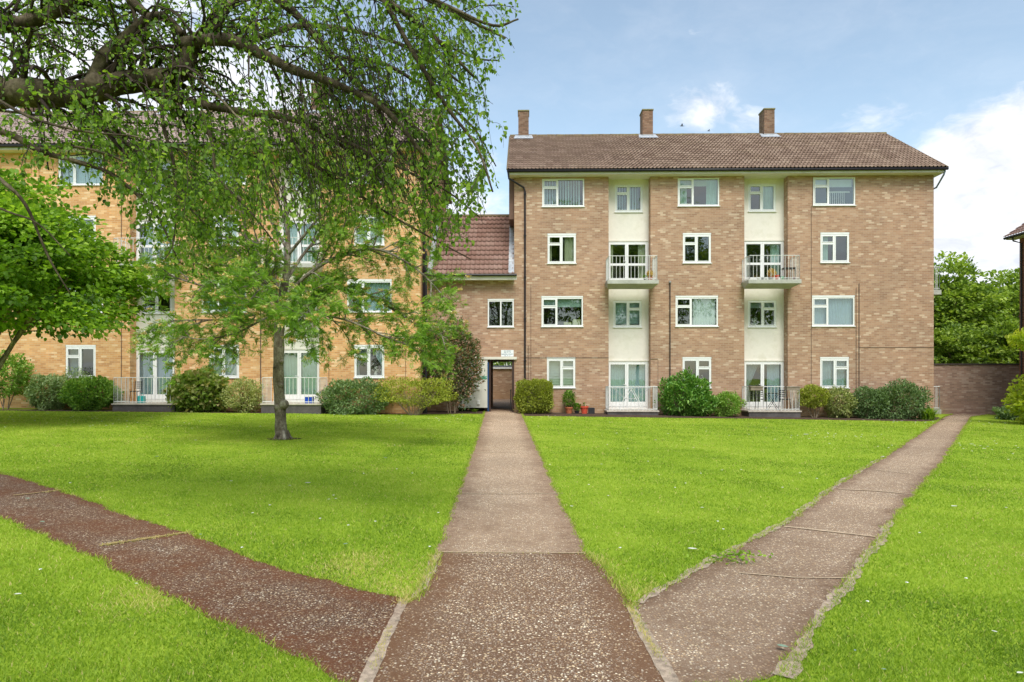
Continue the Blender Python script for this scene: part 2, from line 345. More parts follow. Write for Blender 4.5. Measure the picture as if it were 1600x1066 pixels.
# ------------------------------------------------------------------ object helpers
BASE = {}
def tag(o, label, cat, group=None, kind=None):
    if label: o['label'] = label
    if cat: o['category'] = cat
    if group: o['group'] = group
    if kind: o['kind'] = kind
    return o
def thing(name, loc, label, cat, group=None):
    o = bpy.data.objects.new(name, None); COL.objects.link(o); o.location = loc; o.empty_display_size = .3
    BASE[o] = Vector(loc); tag(o, label, cat, group); return o
class MB:
    def __init__(s): s.v = []; s.f = []
    def quad(s, a, b, c, d):
        k = len(s.v); s.v += [tuple(a), tuple(b), tuple(c), tuple(d)]; s.f.append((k, k + 1, k + 2, k + 3)); return s
    def poly(s, pts):
        k = len(s.v); s.v += [tuple(p) for p in pts]; s.f.append(tuple(range(k, k + len(pts)))); return s
    def box(s, x0, x1, y0, y1, z0, z1):
        if x1 < x0: x0, x1 = x1, x0
        k = len(s.v)
        s.v += [(x0, y0, z0), (x1, y0, z0), (x1, y1, z0), (x0, y1, z0), (x0, y0, z1), (x1, y0, z1), (x1, y1, z1), (x0, y1, z1)]
        for f in ((0, 3, 2, 1), (4, 5, 6, 7), (0, 1, 5, 4), (1, 2, 6, 5), (2, 3, 7, 6), (3, 0, 4, 7)): s.f.append(tuple(k + i for i in f))
        return s
    def prism(s, poly, z0, z1):
        k = len(s.v); m = len(poly)
        s.v += [(p[0], p[1], z0) for p in poly] + [(p[0], p[1], z1) for p in poly]
        s.f.append(tuple(k + m + i for i in range(m))); s.f.append(tuple(k + m - 1 - i for i in range(m)))
        for i in range(m): j = (i + 1) % m; s.f.append((k + i, k + j, k + m + j, k + m + i))
        return s
    def tube(s, pts, r, sides=6, cap=True):
        pts = [Vector(p) for p in pts]; m = len(pts)
        rr = r if isinstance(r, (list, tuple)) else [r] * m
        t0 = (pts[1] - pts[0]).normalized()
        a = Vector((0, 0, 1)) if abs(t0.z) < .9 else Vector((1, 0, 0))
        u = t0.cross(a).normalized(); k = len(s.v)
        for i, p in enumerate(pts):
            t = (pts[min(i + 1, m - 1)] - pts[max(i - 1, 0)])
            if t.length < 1e-9: t = t0
            t = t.normalized(); u = (u - t * u.dot(t))
            u = u.normalized() if u.length > 1e-6 else t.orthogonal().normalized()
            w = t.cross(u)
            for j in range(sides):
                an = 2 * PI * j / sides; q = p + (u * math.cos(an) + w * math.sin(an)) * rr[i]
                s.v.append((q.x, q.y, q.z))
        for i in range(m - 1):
            for j in range(sides):
                j2 = (j + 1) % sides
                s.f.append((k + i * sides + j, k + i * sides + j2, k + (i + 1) * sides + j2, k + (i + 1) * sides + j))
        if cap:
            s.f.append(tuple(k + sides - 1 - j for j in range(sides))); s.f.append(tuple(k + (m - 1) * sides + j for j in range(sides)))
        return s
    def lathe(s, c, prof, sides=16):
        k = len(s.v); m = len(prof)
        for r, z in prof:
            for j in range(sides):
                a = 2 * PI * j / sides; s.v.append((c[0] + r * math.cos(a), c[1] + r * math.sin(a), c[2] + z))
        for i in range(m - 1):
            for j in range(sides):
                j2 = (j + 1) % sides; s.f.append((k + i * sides + j, k + i * sides + j2, k + (i + 1) * sides + j2, k + (i + 1) * sides + j))
        s.f.append(tuple(k + sides - 1 - j for j in range(sides)))
        s.f.append(tuple(k + (m - 1) * sides + j for j in range(sides)))
        return s
def obj(name, mb, mat, parent=None, smooth=False, bevel=0, kind=None, loc=None):
    v = np.array(mb.v, dtype=np.float64).reshape(-1, 3)
    base = BASE[parent] if parent is not None else (Vector(loc) if loc is not None else Vector((0, 0, 0)))
    v = v - np.array(base)
    me = bpy.data.meshes.new(name); me.from_pydata(v.tolist(), [], mb.f); me.update()
    me.materials.append(mat)
    if smooth: me.polygons.foreach_set('use_smooth', [True] * len(me.polygons))
    o = bpy.data.objects.new(name, me); COL.objects.link(o)
    if parent is not None: o.parent = parent
    elif loc is not None: o.location = loc
    BASE[o] = base
    if bevel:
        b = o.modifiers.new('bevel', 'BEVEL'); b.width = bevel; b.segments = 2; b.limit_method = 'ANGLE'
    if kind: o['kind'] = kind
    return o
def np_mesh(name, V, quads, mat, tint=None, parent=None, smooth=False, tri=False):
    base = BASE[parent] if parent is not None else Vector((0, 0, 0))
    V = (V - np.array(base)).astype(np.float32); nf = len(quads); k = quads.shape[1]
    me = bpy.data.meshes.new(name)
    me.vertices.add(len(V)); me.vertices.foreach_set('co', V.ravel())
    me.loops.add(nf * k); me.loops.foreach_set('vertex_index', quads.astype(np.int32).ravel())
    me.polygons.add(nf); me.polygons.foreach_set('loop_start', np.arange(nf, dtype=np.int32) * k)
    me.polygons.foreach_set('loop_total', np.full(nf, k, dtype=np.int32))
    if smooth: me.polygons.foreach_set('use_smooth', np.ones(nf, dtype=bool))
    me.update(calc_edges=True); me.materials.append(mat)
    if tint is not None:
        a = me.attributes.new('tint', 'FLOAT', 'POINT'); a.data.foreach_set('value', tint.astype(np.float32))
    o = bpy.data.objects.new(name, me); COL.objects.link(o)
    if parent is not None: o.parent = parent
    BASE[o] = base
    return o
def nrm(a): return a / np.maximum(np.linalg.norm(a, axis=-1, keepdims=True), 1e-9)
def leaves(name, P, Dr, Nr, L, Wd, tint, mat, parent, fold=.18, shape=(.25, .5, .68, .38)):
    """N folded leaves, 6 vertices each"""
    n_ = len(P); Dr = nrm(Dr); S = nrm(np.cross(Dr, Nr)); Nn = np.cross(S, Dr)
    L = np.broadcast_to(L, (n_,))[:, None]; Wd = np.broadcast_to(Wd, (n_,))[:, None]
    a, wa, b, wb = shape
    up = Nn * Wd * fold * 2
    V = np.stack([P, P + Dr * L * a + S * Wd * wa + up, P + Dr * L * b + S * Wd * wb + up, P + Dr * L,
                  P + Dr * L * b - S * Wd * wb + up, P + Dr * L * a - S * Wd * wa + up], 1).reshape(-1, 3)
    i = np.arange(n_)[:, None] * 6
    Q = np.concatenate([i + np.array([[0, 1, 2, 3]]), i + np.array([[0, 3, 4, 5]])], 0)
    return np_mesh(name, V, Q, mat, np.repeat(tint, 6), parent)
def copy_tree(o, loc, parent=None, label=None, group=None):
    c = o.copy(); COL.objects.link(c)
    if parent is None: c.location = loc
    c.parent = parent
    if label: c['label'] = label
    if group: c['group'] = group
    BASE[c] = Vector(loc) if loc is not None else BASE[o]
    for ch in o.children: copy_tree(ch, None, c)
    return c
rng = np.random.default_rng(7); random.seed(5)

# ------------------------------------------------------------------ ground
def in_poly(x, y, poly):
    inside = np.zeros(len(x), bool); m = len(poly); j = m - 1
    for i in range(m):
        xi, yi = poly[i]; xj, yj = poly[j]
        c = ((yi > y) != (yj > y)) & (x < (xj - xi) * (y - yi) / ((yj - yi) if yj != yi else 1e-9) + xi)
        inside ^= c; j = i
    return inside
g_ = MB()
xs = [-600, -200, -80, -32, -16, -8, 0, 8, 16, 32, 80, 200, 600]; ys = [-300, -60, -10, 0, 10, 20, 40, 60, 120, 300, 900]
for i in range(len(xs) - 1):
    for j in range(len(ys) - 1):
        g_.quad(*[(x, y, G(x, y)) for x, y in ((xs[i], ys[j]), (xs[i + 1], ys[j]), (xs[i + 1], ys[j + 1]), (xs[i], ys[j + 1]))])
obj('lawn', g_, M_LAWN, kind='structure')

def jitter_line(pts, step=.12, amp=.035, seed=0):
    r = random.Random(seed); out = []
    for (x0, y0), (x1, y1) in zip(pts[:-1], pts[1:]):
        L = math.hypot(x1 - x0, y1 - y0); k = max(1, int(L / step)); nx, ny = -(y1 - y0) / L, (x1 - x0) / L
        for i in range(k):
            t = i / k; w = amp * (math.sin(i * .9 + seed) * .4 + r.uniform(-1, 1) * .6) * (0 if i == 0 else 1)
            out.append((x0 + (x1 - x0) * t + nx * w, y0 + (y1 - y0) * t + ny * w))
    out.append(pts[-1]); return out
def gp(l): return [GP(*p) for p in l]
def sheet(name, left, right, mat, dz, kind='structure'):
    """strip between two polylines (world xy); edges jittered"""
    import bisect
    poly = left + right[::-1]
    def res(l, m):
        l = np.array(l); d_ = np.r_[0, np.cumsum(np.hypot(*np.diff(l, axis=0).T))]; t = np.linspace(0, d_[-1], m); return np.stack([np.interp(t, d_, l[:, 0]), np.interp(t, d_, l[:, 1])], 1)
    m = max(len(left), len(right)); A, B = res(left, m), res(right, m); k = 15; tt = np.array([0, .03, .07, .12, .18, .26, .38, .5, .62, .74, .82, .88, .93, .97, 1.0])
    XY = A[:, None, :] * (1 - tt)[None, :, None] + B[:, None, :] * tt[None, :, None]; XY = XY.reshape(-1, 2)
    V = np.stack([XY[:, 0], XY[:, 1], [G(a, b) + dz for a, b in XY]], 1)
    wd_ = np.hypot(*(A - B).T)[:, None] * np.minimum(tt, 1 - tt)[None, :]
    I = np.arange(m - 1)[:, None] * k + np.arange(k - 1)[None, :]; I = I.ravel()
    o = np_mesh(name, V, np.stack([I, I + k, I + k + 1, I + 1], 1), mat, wd_.ravel()); o['kind'] = kind; return poly, o
POLYS = []
# central path : far (clean) and near (mossy) slab fields
cl = jitter_line(gp([(682, 866), (692, 832), (716, 768), (740, 700), (757, 643)]), .15, .03, 1)
cr = jitter_line(gp([(916, 866), (900, 828), (874, 780), (850, 722), (814, 643)]), .15, .03, 2)
p, _ = sheet('path', cl, cr, P_FAR, .006); POLYS.append(p)
nl = jitter_line(gp([(500, 1180), (566, 1076), (598, 1010), (626, 948), (650, 938), (672, 895), (682, 866)]), .1, .02, 3)
nr = jitter_line(gp([(1110, 1180), (1060, 1080), (1022, 1010), (990, 955), (975, 925), (945, 890), (916, 866)]), .1, .02, 4)
p, _ = sheet('path', nl, nr, P_MAIN, .006); POLYS.append(p)
ll = jitter_line(gp([(640, 937), (496, 904), (402, 877), (300, 836), (199, 805), (90, 765), (0, 738), (-200, 680)]), .12, .04, 5)
lr = jitter_line(gp([(566, 1076), (530, 1068), (496, 1042), (344, 973), (290, 944), (199, 901), (109, 854), (0, 810), (-300, 690)]), .12, .05, 6)
p, _ = sheet('path', ll, lr, P_LEFT, .004); POLYS.append(p)
rl = jitter_line(gp([(990, 945), (1076, 896), (1149, 859), (1226, 819), (1308, 758), (1381, 715), (1474, 652), (1500, 643), (1560, 641)]), .14, .04, 7)
rr_ = jitter_line(gp([(1060, 1080), (1212, 1060), (1263, 985), (1324, 908), (1365, 855), (1389, 823), (1430, 770), (1474, 721), (1519, 652), (1545, 648), (1640, 646)]), .14, .05, 8)
p, _ = sheet('path', rl, rr_ , P_RIGHT, .004); POLYS.append(p)
# forecourt by passage and between the path and passage
x0, x1 = WX(757, 29), WX(815, 29)
p = [(x0, GP(757, 645)[1]), (x1, GP(815, 645)[1]), (x1 - .15, 30), (x1 - .15, 44), (x0 - 2, 44), (x0, 30)]
mb = MB().poly([(a, b, G(a, b) + .004) for a, b in p]); obj('pavement', mb, P_FAR, kind='structure'); POLYS.append(p)

def ribbon(name, pts, w, mat, dz, seed, jit=.25, kind='structure'):
    pts = jitter_line(pts, .025, 0, seed); L = []; Rr = []; r = random.Random(seed); ph = [r.uniform(0, 6) for _ in range(8)]; s_ = 0
    for i, (x, y) in enumerate(pts):
        a = pts[max(0, i - 1)]; b = pts[min(len(pts) - 1, i + 1)]; l = math.hypot(b[0] - a[0], b[1] - a[1]) or 1; s_ += l * .5
        nx, ny = -(b[1] - a[1]) / l, (b[0] - a[0]) / l
        wl = w * .5 * (1 + jit * (.6 * math.sin(s_ * 4.1 + ph[0]) + .35 * math.sin(s_ * 11 + ph[1]) + .25 * math.sin(s_ * 29 + ph[2]))) + r.uniform(-.002, .002)
        wr = w * .5 * (1 + jit * (.6 * math.sin(s_ * 3.3 + ph[3]) + .35 * math.sin(s_ * 13 + ph[4]) + .25 * math.sin(s_ * 31 + ph[5]))) + r.uniform(-.002, .002)
        L.append((x + nx * max(wl, .002), y + ny * max(wl, .002))); Rr.append((x - nx * max(wr, .002), y - ny * max(wr, .002)))
    mb = MB()
    for i in range(len(L) - 1):
        mb.quad(*[(q[0], q[1], G(*q) + dz) for q in (L[i], Rr[i], Rr[i + 1], L[i + 1])])
    return obj(name, mb, mat, kind=kind)
ribbon('kerb', gp([(570, 1072), (600, 1005), (632, 938)]), .075, M_KERB, .010, 1)
ribbon('kerb', gp([(1052, 1072), (1015, 1005), (984, 948)]), .08, M_KERB, .010, 2)
ribbon('kerb', gp([(1000, 944), (1076, 895), (1149, 857), (1226, 817), (1308, 757), (1381, 714)]), .075, M_KERB, .010, 3, .75)
ribbon('kerb', gp([(1225, 1060), (1270, 982), (1330, 905), (1370, 852), (1395, 815)]), .08, M_KERB, .010, 4, .8)
ribbon('kerb', gp([(644, 936), (662, 915), (684, 866)]), .06, M_KERB, .010, 5, .7)
JOINTS = [([(684, 864), (800, 865), (915, 866)], .022), ([(160, 853), (215, 845), (300, 832)], .06), ([(20, 775), (60, 771), (98, 766)], .05),
          ([(1155, 897), (1240, 904), (1335, 905)], .022), ([(1225, 824), (1300, 832), (1368, 840)], .05), ([(1310, 765), (1370, 768), (1430, 774)], .05), ([(1368, 735), (1420, 741), (1452, 744)], .05),
          ([(722, 772), (800, 773), (880, 772)], .035), ([(738, 708), (790, 708), (845, 709)], .04)]
for i, (pp, w) in enumerate(JOINTS):
    ribbon('path_joint', gp(pp), w, M_JOINT if i not in (1, 2) else M_DRY, .012, 10 + i, .5)

# soil beds
def bed(pts):
    mb = MB().poly([(x, y, G(x, y) + .008) for x, y in pts]); obj('soil_bed', mb, M_SOIL, kind='structure'); POLYS.append(pts)
YR, YL = 29.5, 27.2
bl_ = jitter_line(gp([(-250, 641), (0, 642), (300, 645), (500, 647), (660, 648), (716, 647), (756, 647)]), .3, .06, 21)
bed(bl_ + [(bl_[-1][0], YR + .5), (-40, YR + .5)])
br_ = jitter_line(gp([(815, 650), (950, 652), (1160, 654.5), (1300, 656.5), (1440, 659), (1476, 656)]), .3, .05, 22)
bed(br_ + [(18.2, 30.4), (br_[0][0], 30.4)])
bed([GP(1565, 655), GP(1640, 660), (30, 33.5), GP(1560, 644)])

# ------------------------------------------------------------------ buildings
def wall_grid(mb, x0, x1, z0, z1, holes, Y, reveal, open_top=()):
    """front wall at y=Y facing -Y with rectangular holes and reveals"""
    X = sorted({x0, x1, *[h[0] for h in holes], *[h[1] for h in holes]}); Z = sorted({z0, z1, *[h[2] for h in holes], *[h[3] for h in holes]})
    for i in range(len(X) - 1):
        for j in range(len(Z) - 1):
            cx, cz = (X[i] + X[i + 1]) / 2, (Z[j] + Z[j + 1]) / 2
            if any(h[0] < cx < h[1] and h[2] < cz < h[3] for h in holes): continue
            mb.quad((X[i], Y, Z[j]), (X[i + 1], Y, Z[j]), (X[i + 1], Y, Z[j + 1]), (X[i], Y, Z[j + 1]))
    for (a, b, c, d) in holes:
        mb.quad((a, Y, c), (a, Y, d), (a, Y + reveal, d), (a, Y + reveal, c))
        mb.quad((b, Y, c), (b, Y + reveal, c), (b, Y + reveal, d), (b, Y, d))
        mb.quad((a, Y, c), (a, Y + reveal, c), (b, Y + reveal, c), (b, Y, c))
        if d < z1 - 1e-6: mb.quad((a, Y, d), (b, Y, d), (b, Y + reveal, d), (a, Y + reveal, d))
def pleat(mb, x0, x1, z0, z1, y, amp=.03, wl=.12, tie=None, seed=0):
    k = max(6, int(abs(x1 - x0) / .025)); r = random.Random(seed); ph = r.uniform(0, 6)
    rows = [z1, z0] if not tie else [z1, z0 + (z1 - z0) * .62, z0 + (z1 - z0) * .42, z0 + (z1 - z0) * .34, z0]
    def xr(t, j):
        if not tie: return x0 + (x1 - x0) * t
        w = {0: 1, 1: .55, 2: .25, 3: .18, 4: .25}[j]
        return (x0 + (x1 - x0) * w * t) if tie == 'L' else (x1 - (x1 - x0) * w * (1 - t))
    base = len(mb.v)
    for j, z in enumerate(rows):
        for i in range(k + 1):
            t = i / k; x = xr(t, j)
            mb.v.append((x, y + amp * math.sin((t * abs(x1 - x0)) / wl * 2 * PI + ph) + amp * .4 * math.sin(t * 23 + ph), z))
    for j in range(len(rows) - 1):
        for i in range(k):
            a = base + j * (k + 1) + i; mb.f.append((a, a + 1, a + k + 2, a + k + 1))
WN = [0]
def window(parent, x0, x1, z0, z1, Y, lay='L', cur=(), head=.0, sill=True, ratio=.34, name='window', ledge=False):
    """frame part with panes, curtains, sill as its own pieces. Y = front plane of the frame"""
    WN[0] += 1; fr = MB(); t = .055; dp = .07
    if head: fr.box(x0 - .02, x1 + .02, Y - .012, Y + .05, z1 - head, z1 + .0); z1 = z1 - head - .001
    fr.box(x0, x1, Y, Y + dp, z0, z0 + t); fr.box(x0, x1, Y, Y + dp, z1 - t, z1)
    fr.box(x0, x0 + t, Y, Y + dp, z0 + t, z1 - t); fr.box(x1 - t, x1, Y, Y + dp, z0 + t, z1 - t)
    xi0, xi1, zi0, zi1 = x0 + t, x1 - t, z0 + t, z1 - t
    panes = []
    def sash(a, b, c, d, s=.042):
        y = Y - .014
        fr.box(a, b, y, Y + .045, c, c + s); fr.box(a, b, y, Y + .045, d - s, d)
        fr.box(a, a + s, y, Y + .045, c + s, d - s); fr.box(b - s, b, y, Y + .045, c + s, d - s)
        panes.append((a + s, b - s, c + s, d - s))
    if lay in 'LR':
        xm = xi0 + (xi1 - xi0) * (ratio if lay == 'L' else 1 - ratio)
        fr.box(xm - .028, xm + .028, Y + .002, Y + .068, zi0, zi1)
        a, b = (xi0, xm - .028) if lay == 'L' else (xm + .028, xi1)
        zt = zi1 - (zi1 - zi0) * .30
        fr.box(a, b, Y + .003, Y + .066, zt - .025, zt + .025)
        sash(a + .003, b - .003, zt + .027, zi1 - .003, .035); sash(a + .003, b - .003, zi0 + .003, zt - .027, .03)
        c, d = (xm + .028, xi1) if lay == 'L' else (xi0, xm - .028)
        if (x1 - x0) < 1.5: sash(c + .003, d - .003, zi0 + .003, zi1 - .003, .03)
        else: panes.append((c, d, zi0, zi1))
    elif lay == 'P':
        xm = (xi0 + xi1) / 2; fr.box(xm - .03, xm + .03, Y + .002, Y + .068, zi0, zi1)
        panes += [(xi0, xm - .03, zi0, zi1), (xm + .03, xi1, zi0, zi1)]
    elif lay in 'DM':
        xm = xi0 + (xi1 - xi0) * .47
        for (a, b) in ((xi0, xm), (xm, xi1)):
            s = .075; bot = .2
            fr.box(a + .003, b - .003, Y - .016, Y + .05, zi0 + .003, zi0 + bot); fr.box(a + .003, b - .003, Y - .016, Y + .05, zi1 - s, zi1 - .003)
            fr.box(a + .003, a + s, Y - .016, Y + .05, zi0 + bot, zi1 - s); fr.box(b - s, b - .003, Y - .016, Y + .05, zi0 + bot, zi1 - s)
            if lay == 'M':
                zm = zi0 + (zi1 - zi0) * .46; fr.box(a + s, b - s, Y - .014, Y + .048, zm - .05, zm + .05)
                panes += [(a + s, b - s, zi0 + bot, zm - .05), (a + s, b - s, zm + .05, zi1 - s)]
            else: panes.append((a + s, b - s, zi0 + bot, zi1 - s))
    o = obj(name, fr, M_WHITE, parent)
    pn = MB()
    for (a, b, c, d) in panes: pn.quad((a, Y + .03, c), (b, Y + .03, c), (b, Y + .03, d), (a, Y + .03, d))
    obj('pane', pn, M_GLASS, o)
    if sill:
        s = MB().box(x0 - .03, x1 + .03, Y - .06, Y + .03, z0 - .04, z0 - .001); obj('sill', s, M_SILL, o, bevel=.006)
    if lay in 'DM':
        h = MB().box(xi0 + (xi1 - xi0) * .47 - .06, xi0 + (xi1 - xi0) * .47 - .035, Y - .05, Y - .016, z0 + 1.0, z0 + 1.02)
        h.box(xi0 + (xi1 - xi0) * .47 - .16, xi0 + (xi1 - xi0) * .47 - .035, Y - .062, Y - .05, z0 + 1.0, z0 + 1.022); obj('handle', h, M_SILL, o)
    wz = zi1 - zi0; yc = Y + .16
    for c in cur:
        kind, col = c[0], c[1]; mb = MB()
        if kind == 'net': a, b = (c[2], c[3]) if len(c) > 2 else (0, 1); pleat(mb, xi0 + (xi1 - xi0) * a, xi0 + (xi1 - xi0) * b, zi0 + wz * (c[4] if len(c) > 4 else 0), zi1, yc, .022, .11, None, WN[0]); nm = 'curtain'
        elif kind == 'tieL': pleat(mb, xi0, xi0 + (xi1 - xi0) * c[2], zi0, zi1, yc, .025, .12, 'L', WN[0]); nm = 'curtain'
        elif kind == 'tieR': pleat(mb, xi1 - (xi1 - xi0) * c[2], xi1, zi0, zi1, yc, .025, .12, 'R', WN[0]); nm = 'curtain'
        elif kind == 'vb':
            x = xi0 + .02; r = random.Random(WN[0])
            while x < xi1 - .08:
                yo = r.uniform(.01, .05); mb.quad((x, yc - yo, zi0), (x + .075, yc + yo, zi0), (x + .075, yc + yo, zi1), (x, yc - yo, zi1)); x += .115
            nm = 'vertical_blind'
        elif kind == 'zeb':
            z = zi1 - .005
            while z > zi0 + .08:
                mb.box(xi0, xi1, yc - .004, yc, z - .085, z); mb.box(xi0, xi1, yc + .02, yc + .022, z - .12, z - .085); z -= .12
            nm = 'striped_blind'
        elif kind == 'rol': mb.box(xi0 + .01, xi1 - .01, yc - .003, yc, zi1 - wz * c[2], zi1); nm = 'roller_blind'
        elif kind == 'boxes':
            mb.box(xi0 + (xi1 - xi0) * .55, xi0 + (xi1 - xi0) * .74, yc, yc + .2, zi0, zi0 + .14); mb.box(xi0 + (xi1 - xi0) * .78, xi1 - .03, yc, yc + .2, zi0, zi0 + .26); nm = 'box_on_sill'
        elif kind == 'bunch':
            r = random.Random(WN[0]); cx = xi0 + (xi1 - xi0) * c[2]
            for _ in range(26):
                x, z = cx + r.gauss(0, .08), zi0 + .22 + r.gauss(0, .09); mb.lathe((x, yc + r.uniform(-.05, .05), z), [(.004, 0), (.028, .012), (.022, .03), (.004, .04)], 6)
            mb.lathe((cx, yc, zi0), [(.05, 0), (.07, .08), (.04, .16), (.05, .2)], 10); nm = 'flower_vase'
        elif kind == 'cot':
            for k in range(9): x = xi0 + (xi1 - xi0) * (.42 + .05 * k); mb.box(x, x + .022, yc + .1, yc + .115, zi0 + .06, zi0 + wz * .5)
            mb.box(xi0 + (xi1 - xi0) * .40, xi1 - .05, yc + .095, yc + .12, zi0 + wz * .5, zi0 + wz * .56); nm = 'cot_rail'
        if kind in ('rol', 'net', 'vb', 'zeb', 'tieL', 'tieR'): mat = CUR[col]
        else: mat = plain('cream card', (.62, .62, .38), .8) if kind == 'boxes' else M_DAISY
        obj(nm, mb, mat, o, smooth=kind in ('net', 'tieL', 'tieR'))
    return o
def roof_slope(name, x0, x1, e, r, mat, parent, gauge=.33, roll=.165, amp=.045, taper=None, seed=0, step=.055, sub=6):
    """real tile courses: corrugated rows stepping up from eave e=(Y,z) to ridge r=(Y,z)"""
    rg = np.random.default_rng(seed)
    ey, ez = e; ry, rz = r; Ls = math.hypot(ry - ey, rz - ez); rows = max(1, round(Ls / gauge)); dy, dz = (ry - ey) / Ls, (rz - ez) / Ls
    ny, nz_ = -dz, dy
    if ny * (1 if ry > ey else -1) > 0: pass
    nx_ = max(2, int(round((x1 - x0) / roll * sub))); xs_ = np.linspace(x0, x1, nx_ + 1)
    prof = np.maximum(0, np.sin((xs_ - x0) / roll * 2 * PI)) ** .8 * amp
    sgn = 1
    V = []; T = []; Q = []; g = Ls / rows
    for i in range(rows):
        tc_ = rg.uniform(0, 1, int((x1 - x0) / (roll * 2)) + 3)
        tint = tc_[((xs_ - x0) / (roll * 2) + (i % 2) * .0).astype(int)] * .55 + .2 + .04 * math.sin(i)
        lift0 = step + rg.normal(0, .002); 
        for s, lift in ((i * g - .03, lift0), (min(Ls, (i + 1) * g + .05), .0)):
            off = prof + lift
            V.append(np.stack([xs_, ey + dy * s + ny * sgn * off * (1 if ry > ey else -1) * 1.0, ez + dz * s + abs(nz_) * off], 1)); T.append(tint)
    nv = nx_ + 1
    ar = np.arange(nx_)
    for i in range(rows):
        a = 2 * i * nv + ar; Q.append(np.stack([a, a + 1, a + nv + 1, a + nv], 1))
    k0 = rows * 2 * nv
    for i in range(rows):        # tile noses: a thin lip, open below it
        lipv = V[2 * i].copy(); nrm_ = np.array([0, ny * (1 if ry > ey else -1), abs(nz_)]); lipv -= nrm_ * .016
        V.append(lipv); T.append(T[2 * i]); a = 2 * i * nv + ar; b = k0 + i * nv + ar; Q.append(np.stack([b, b + 1, a + 1, a], 1))
    V = np.concatenate(V); Q = np.concatenate(Q)
    if taper: V = taper(V)
    return np_mesh(name, V, Q, mat, np.clip(np.concatenate(T), 0, 1), parent)

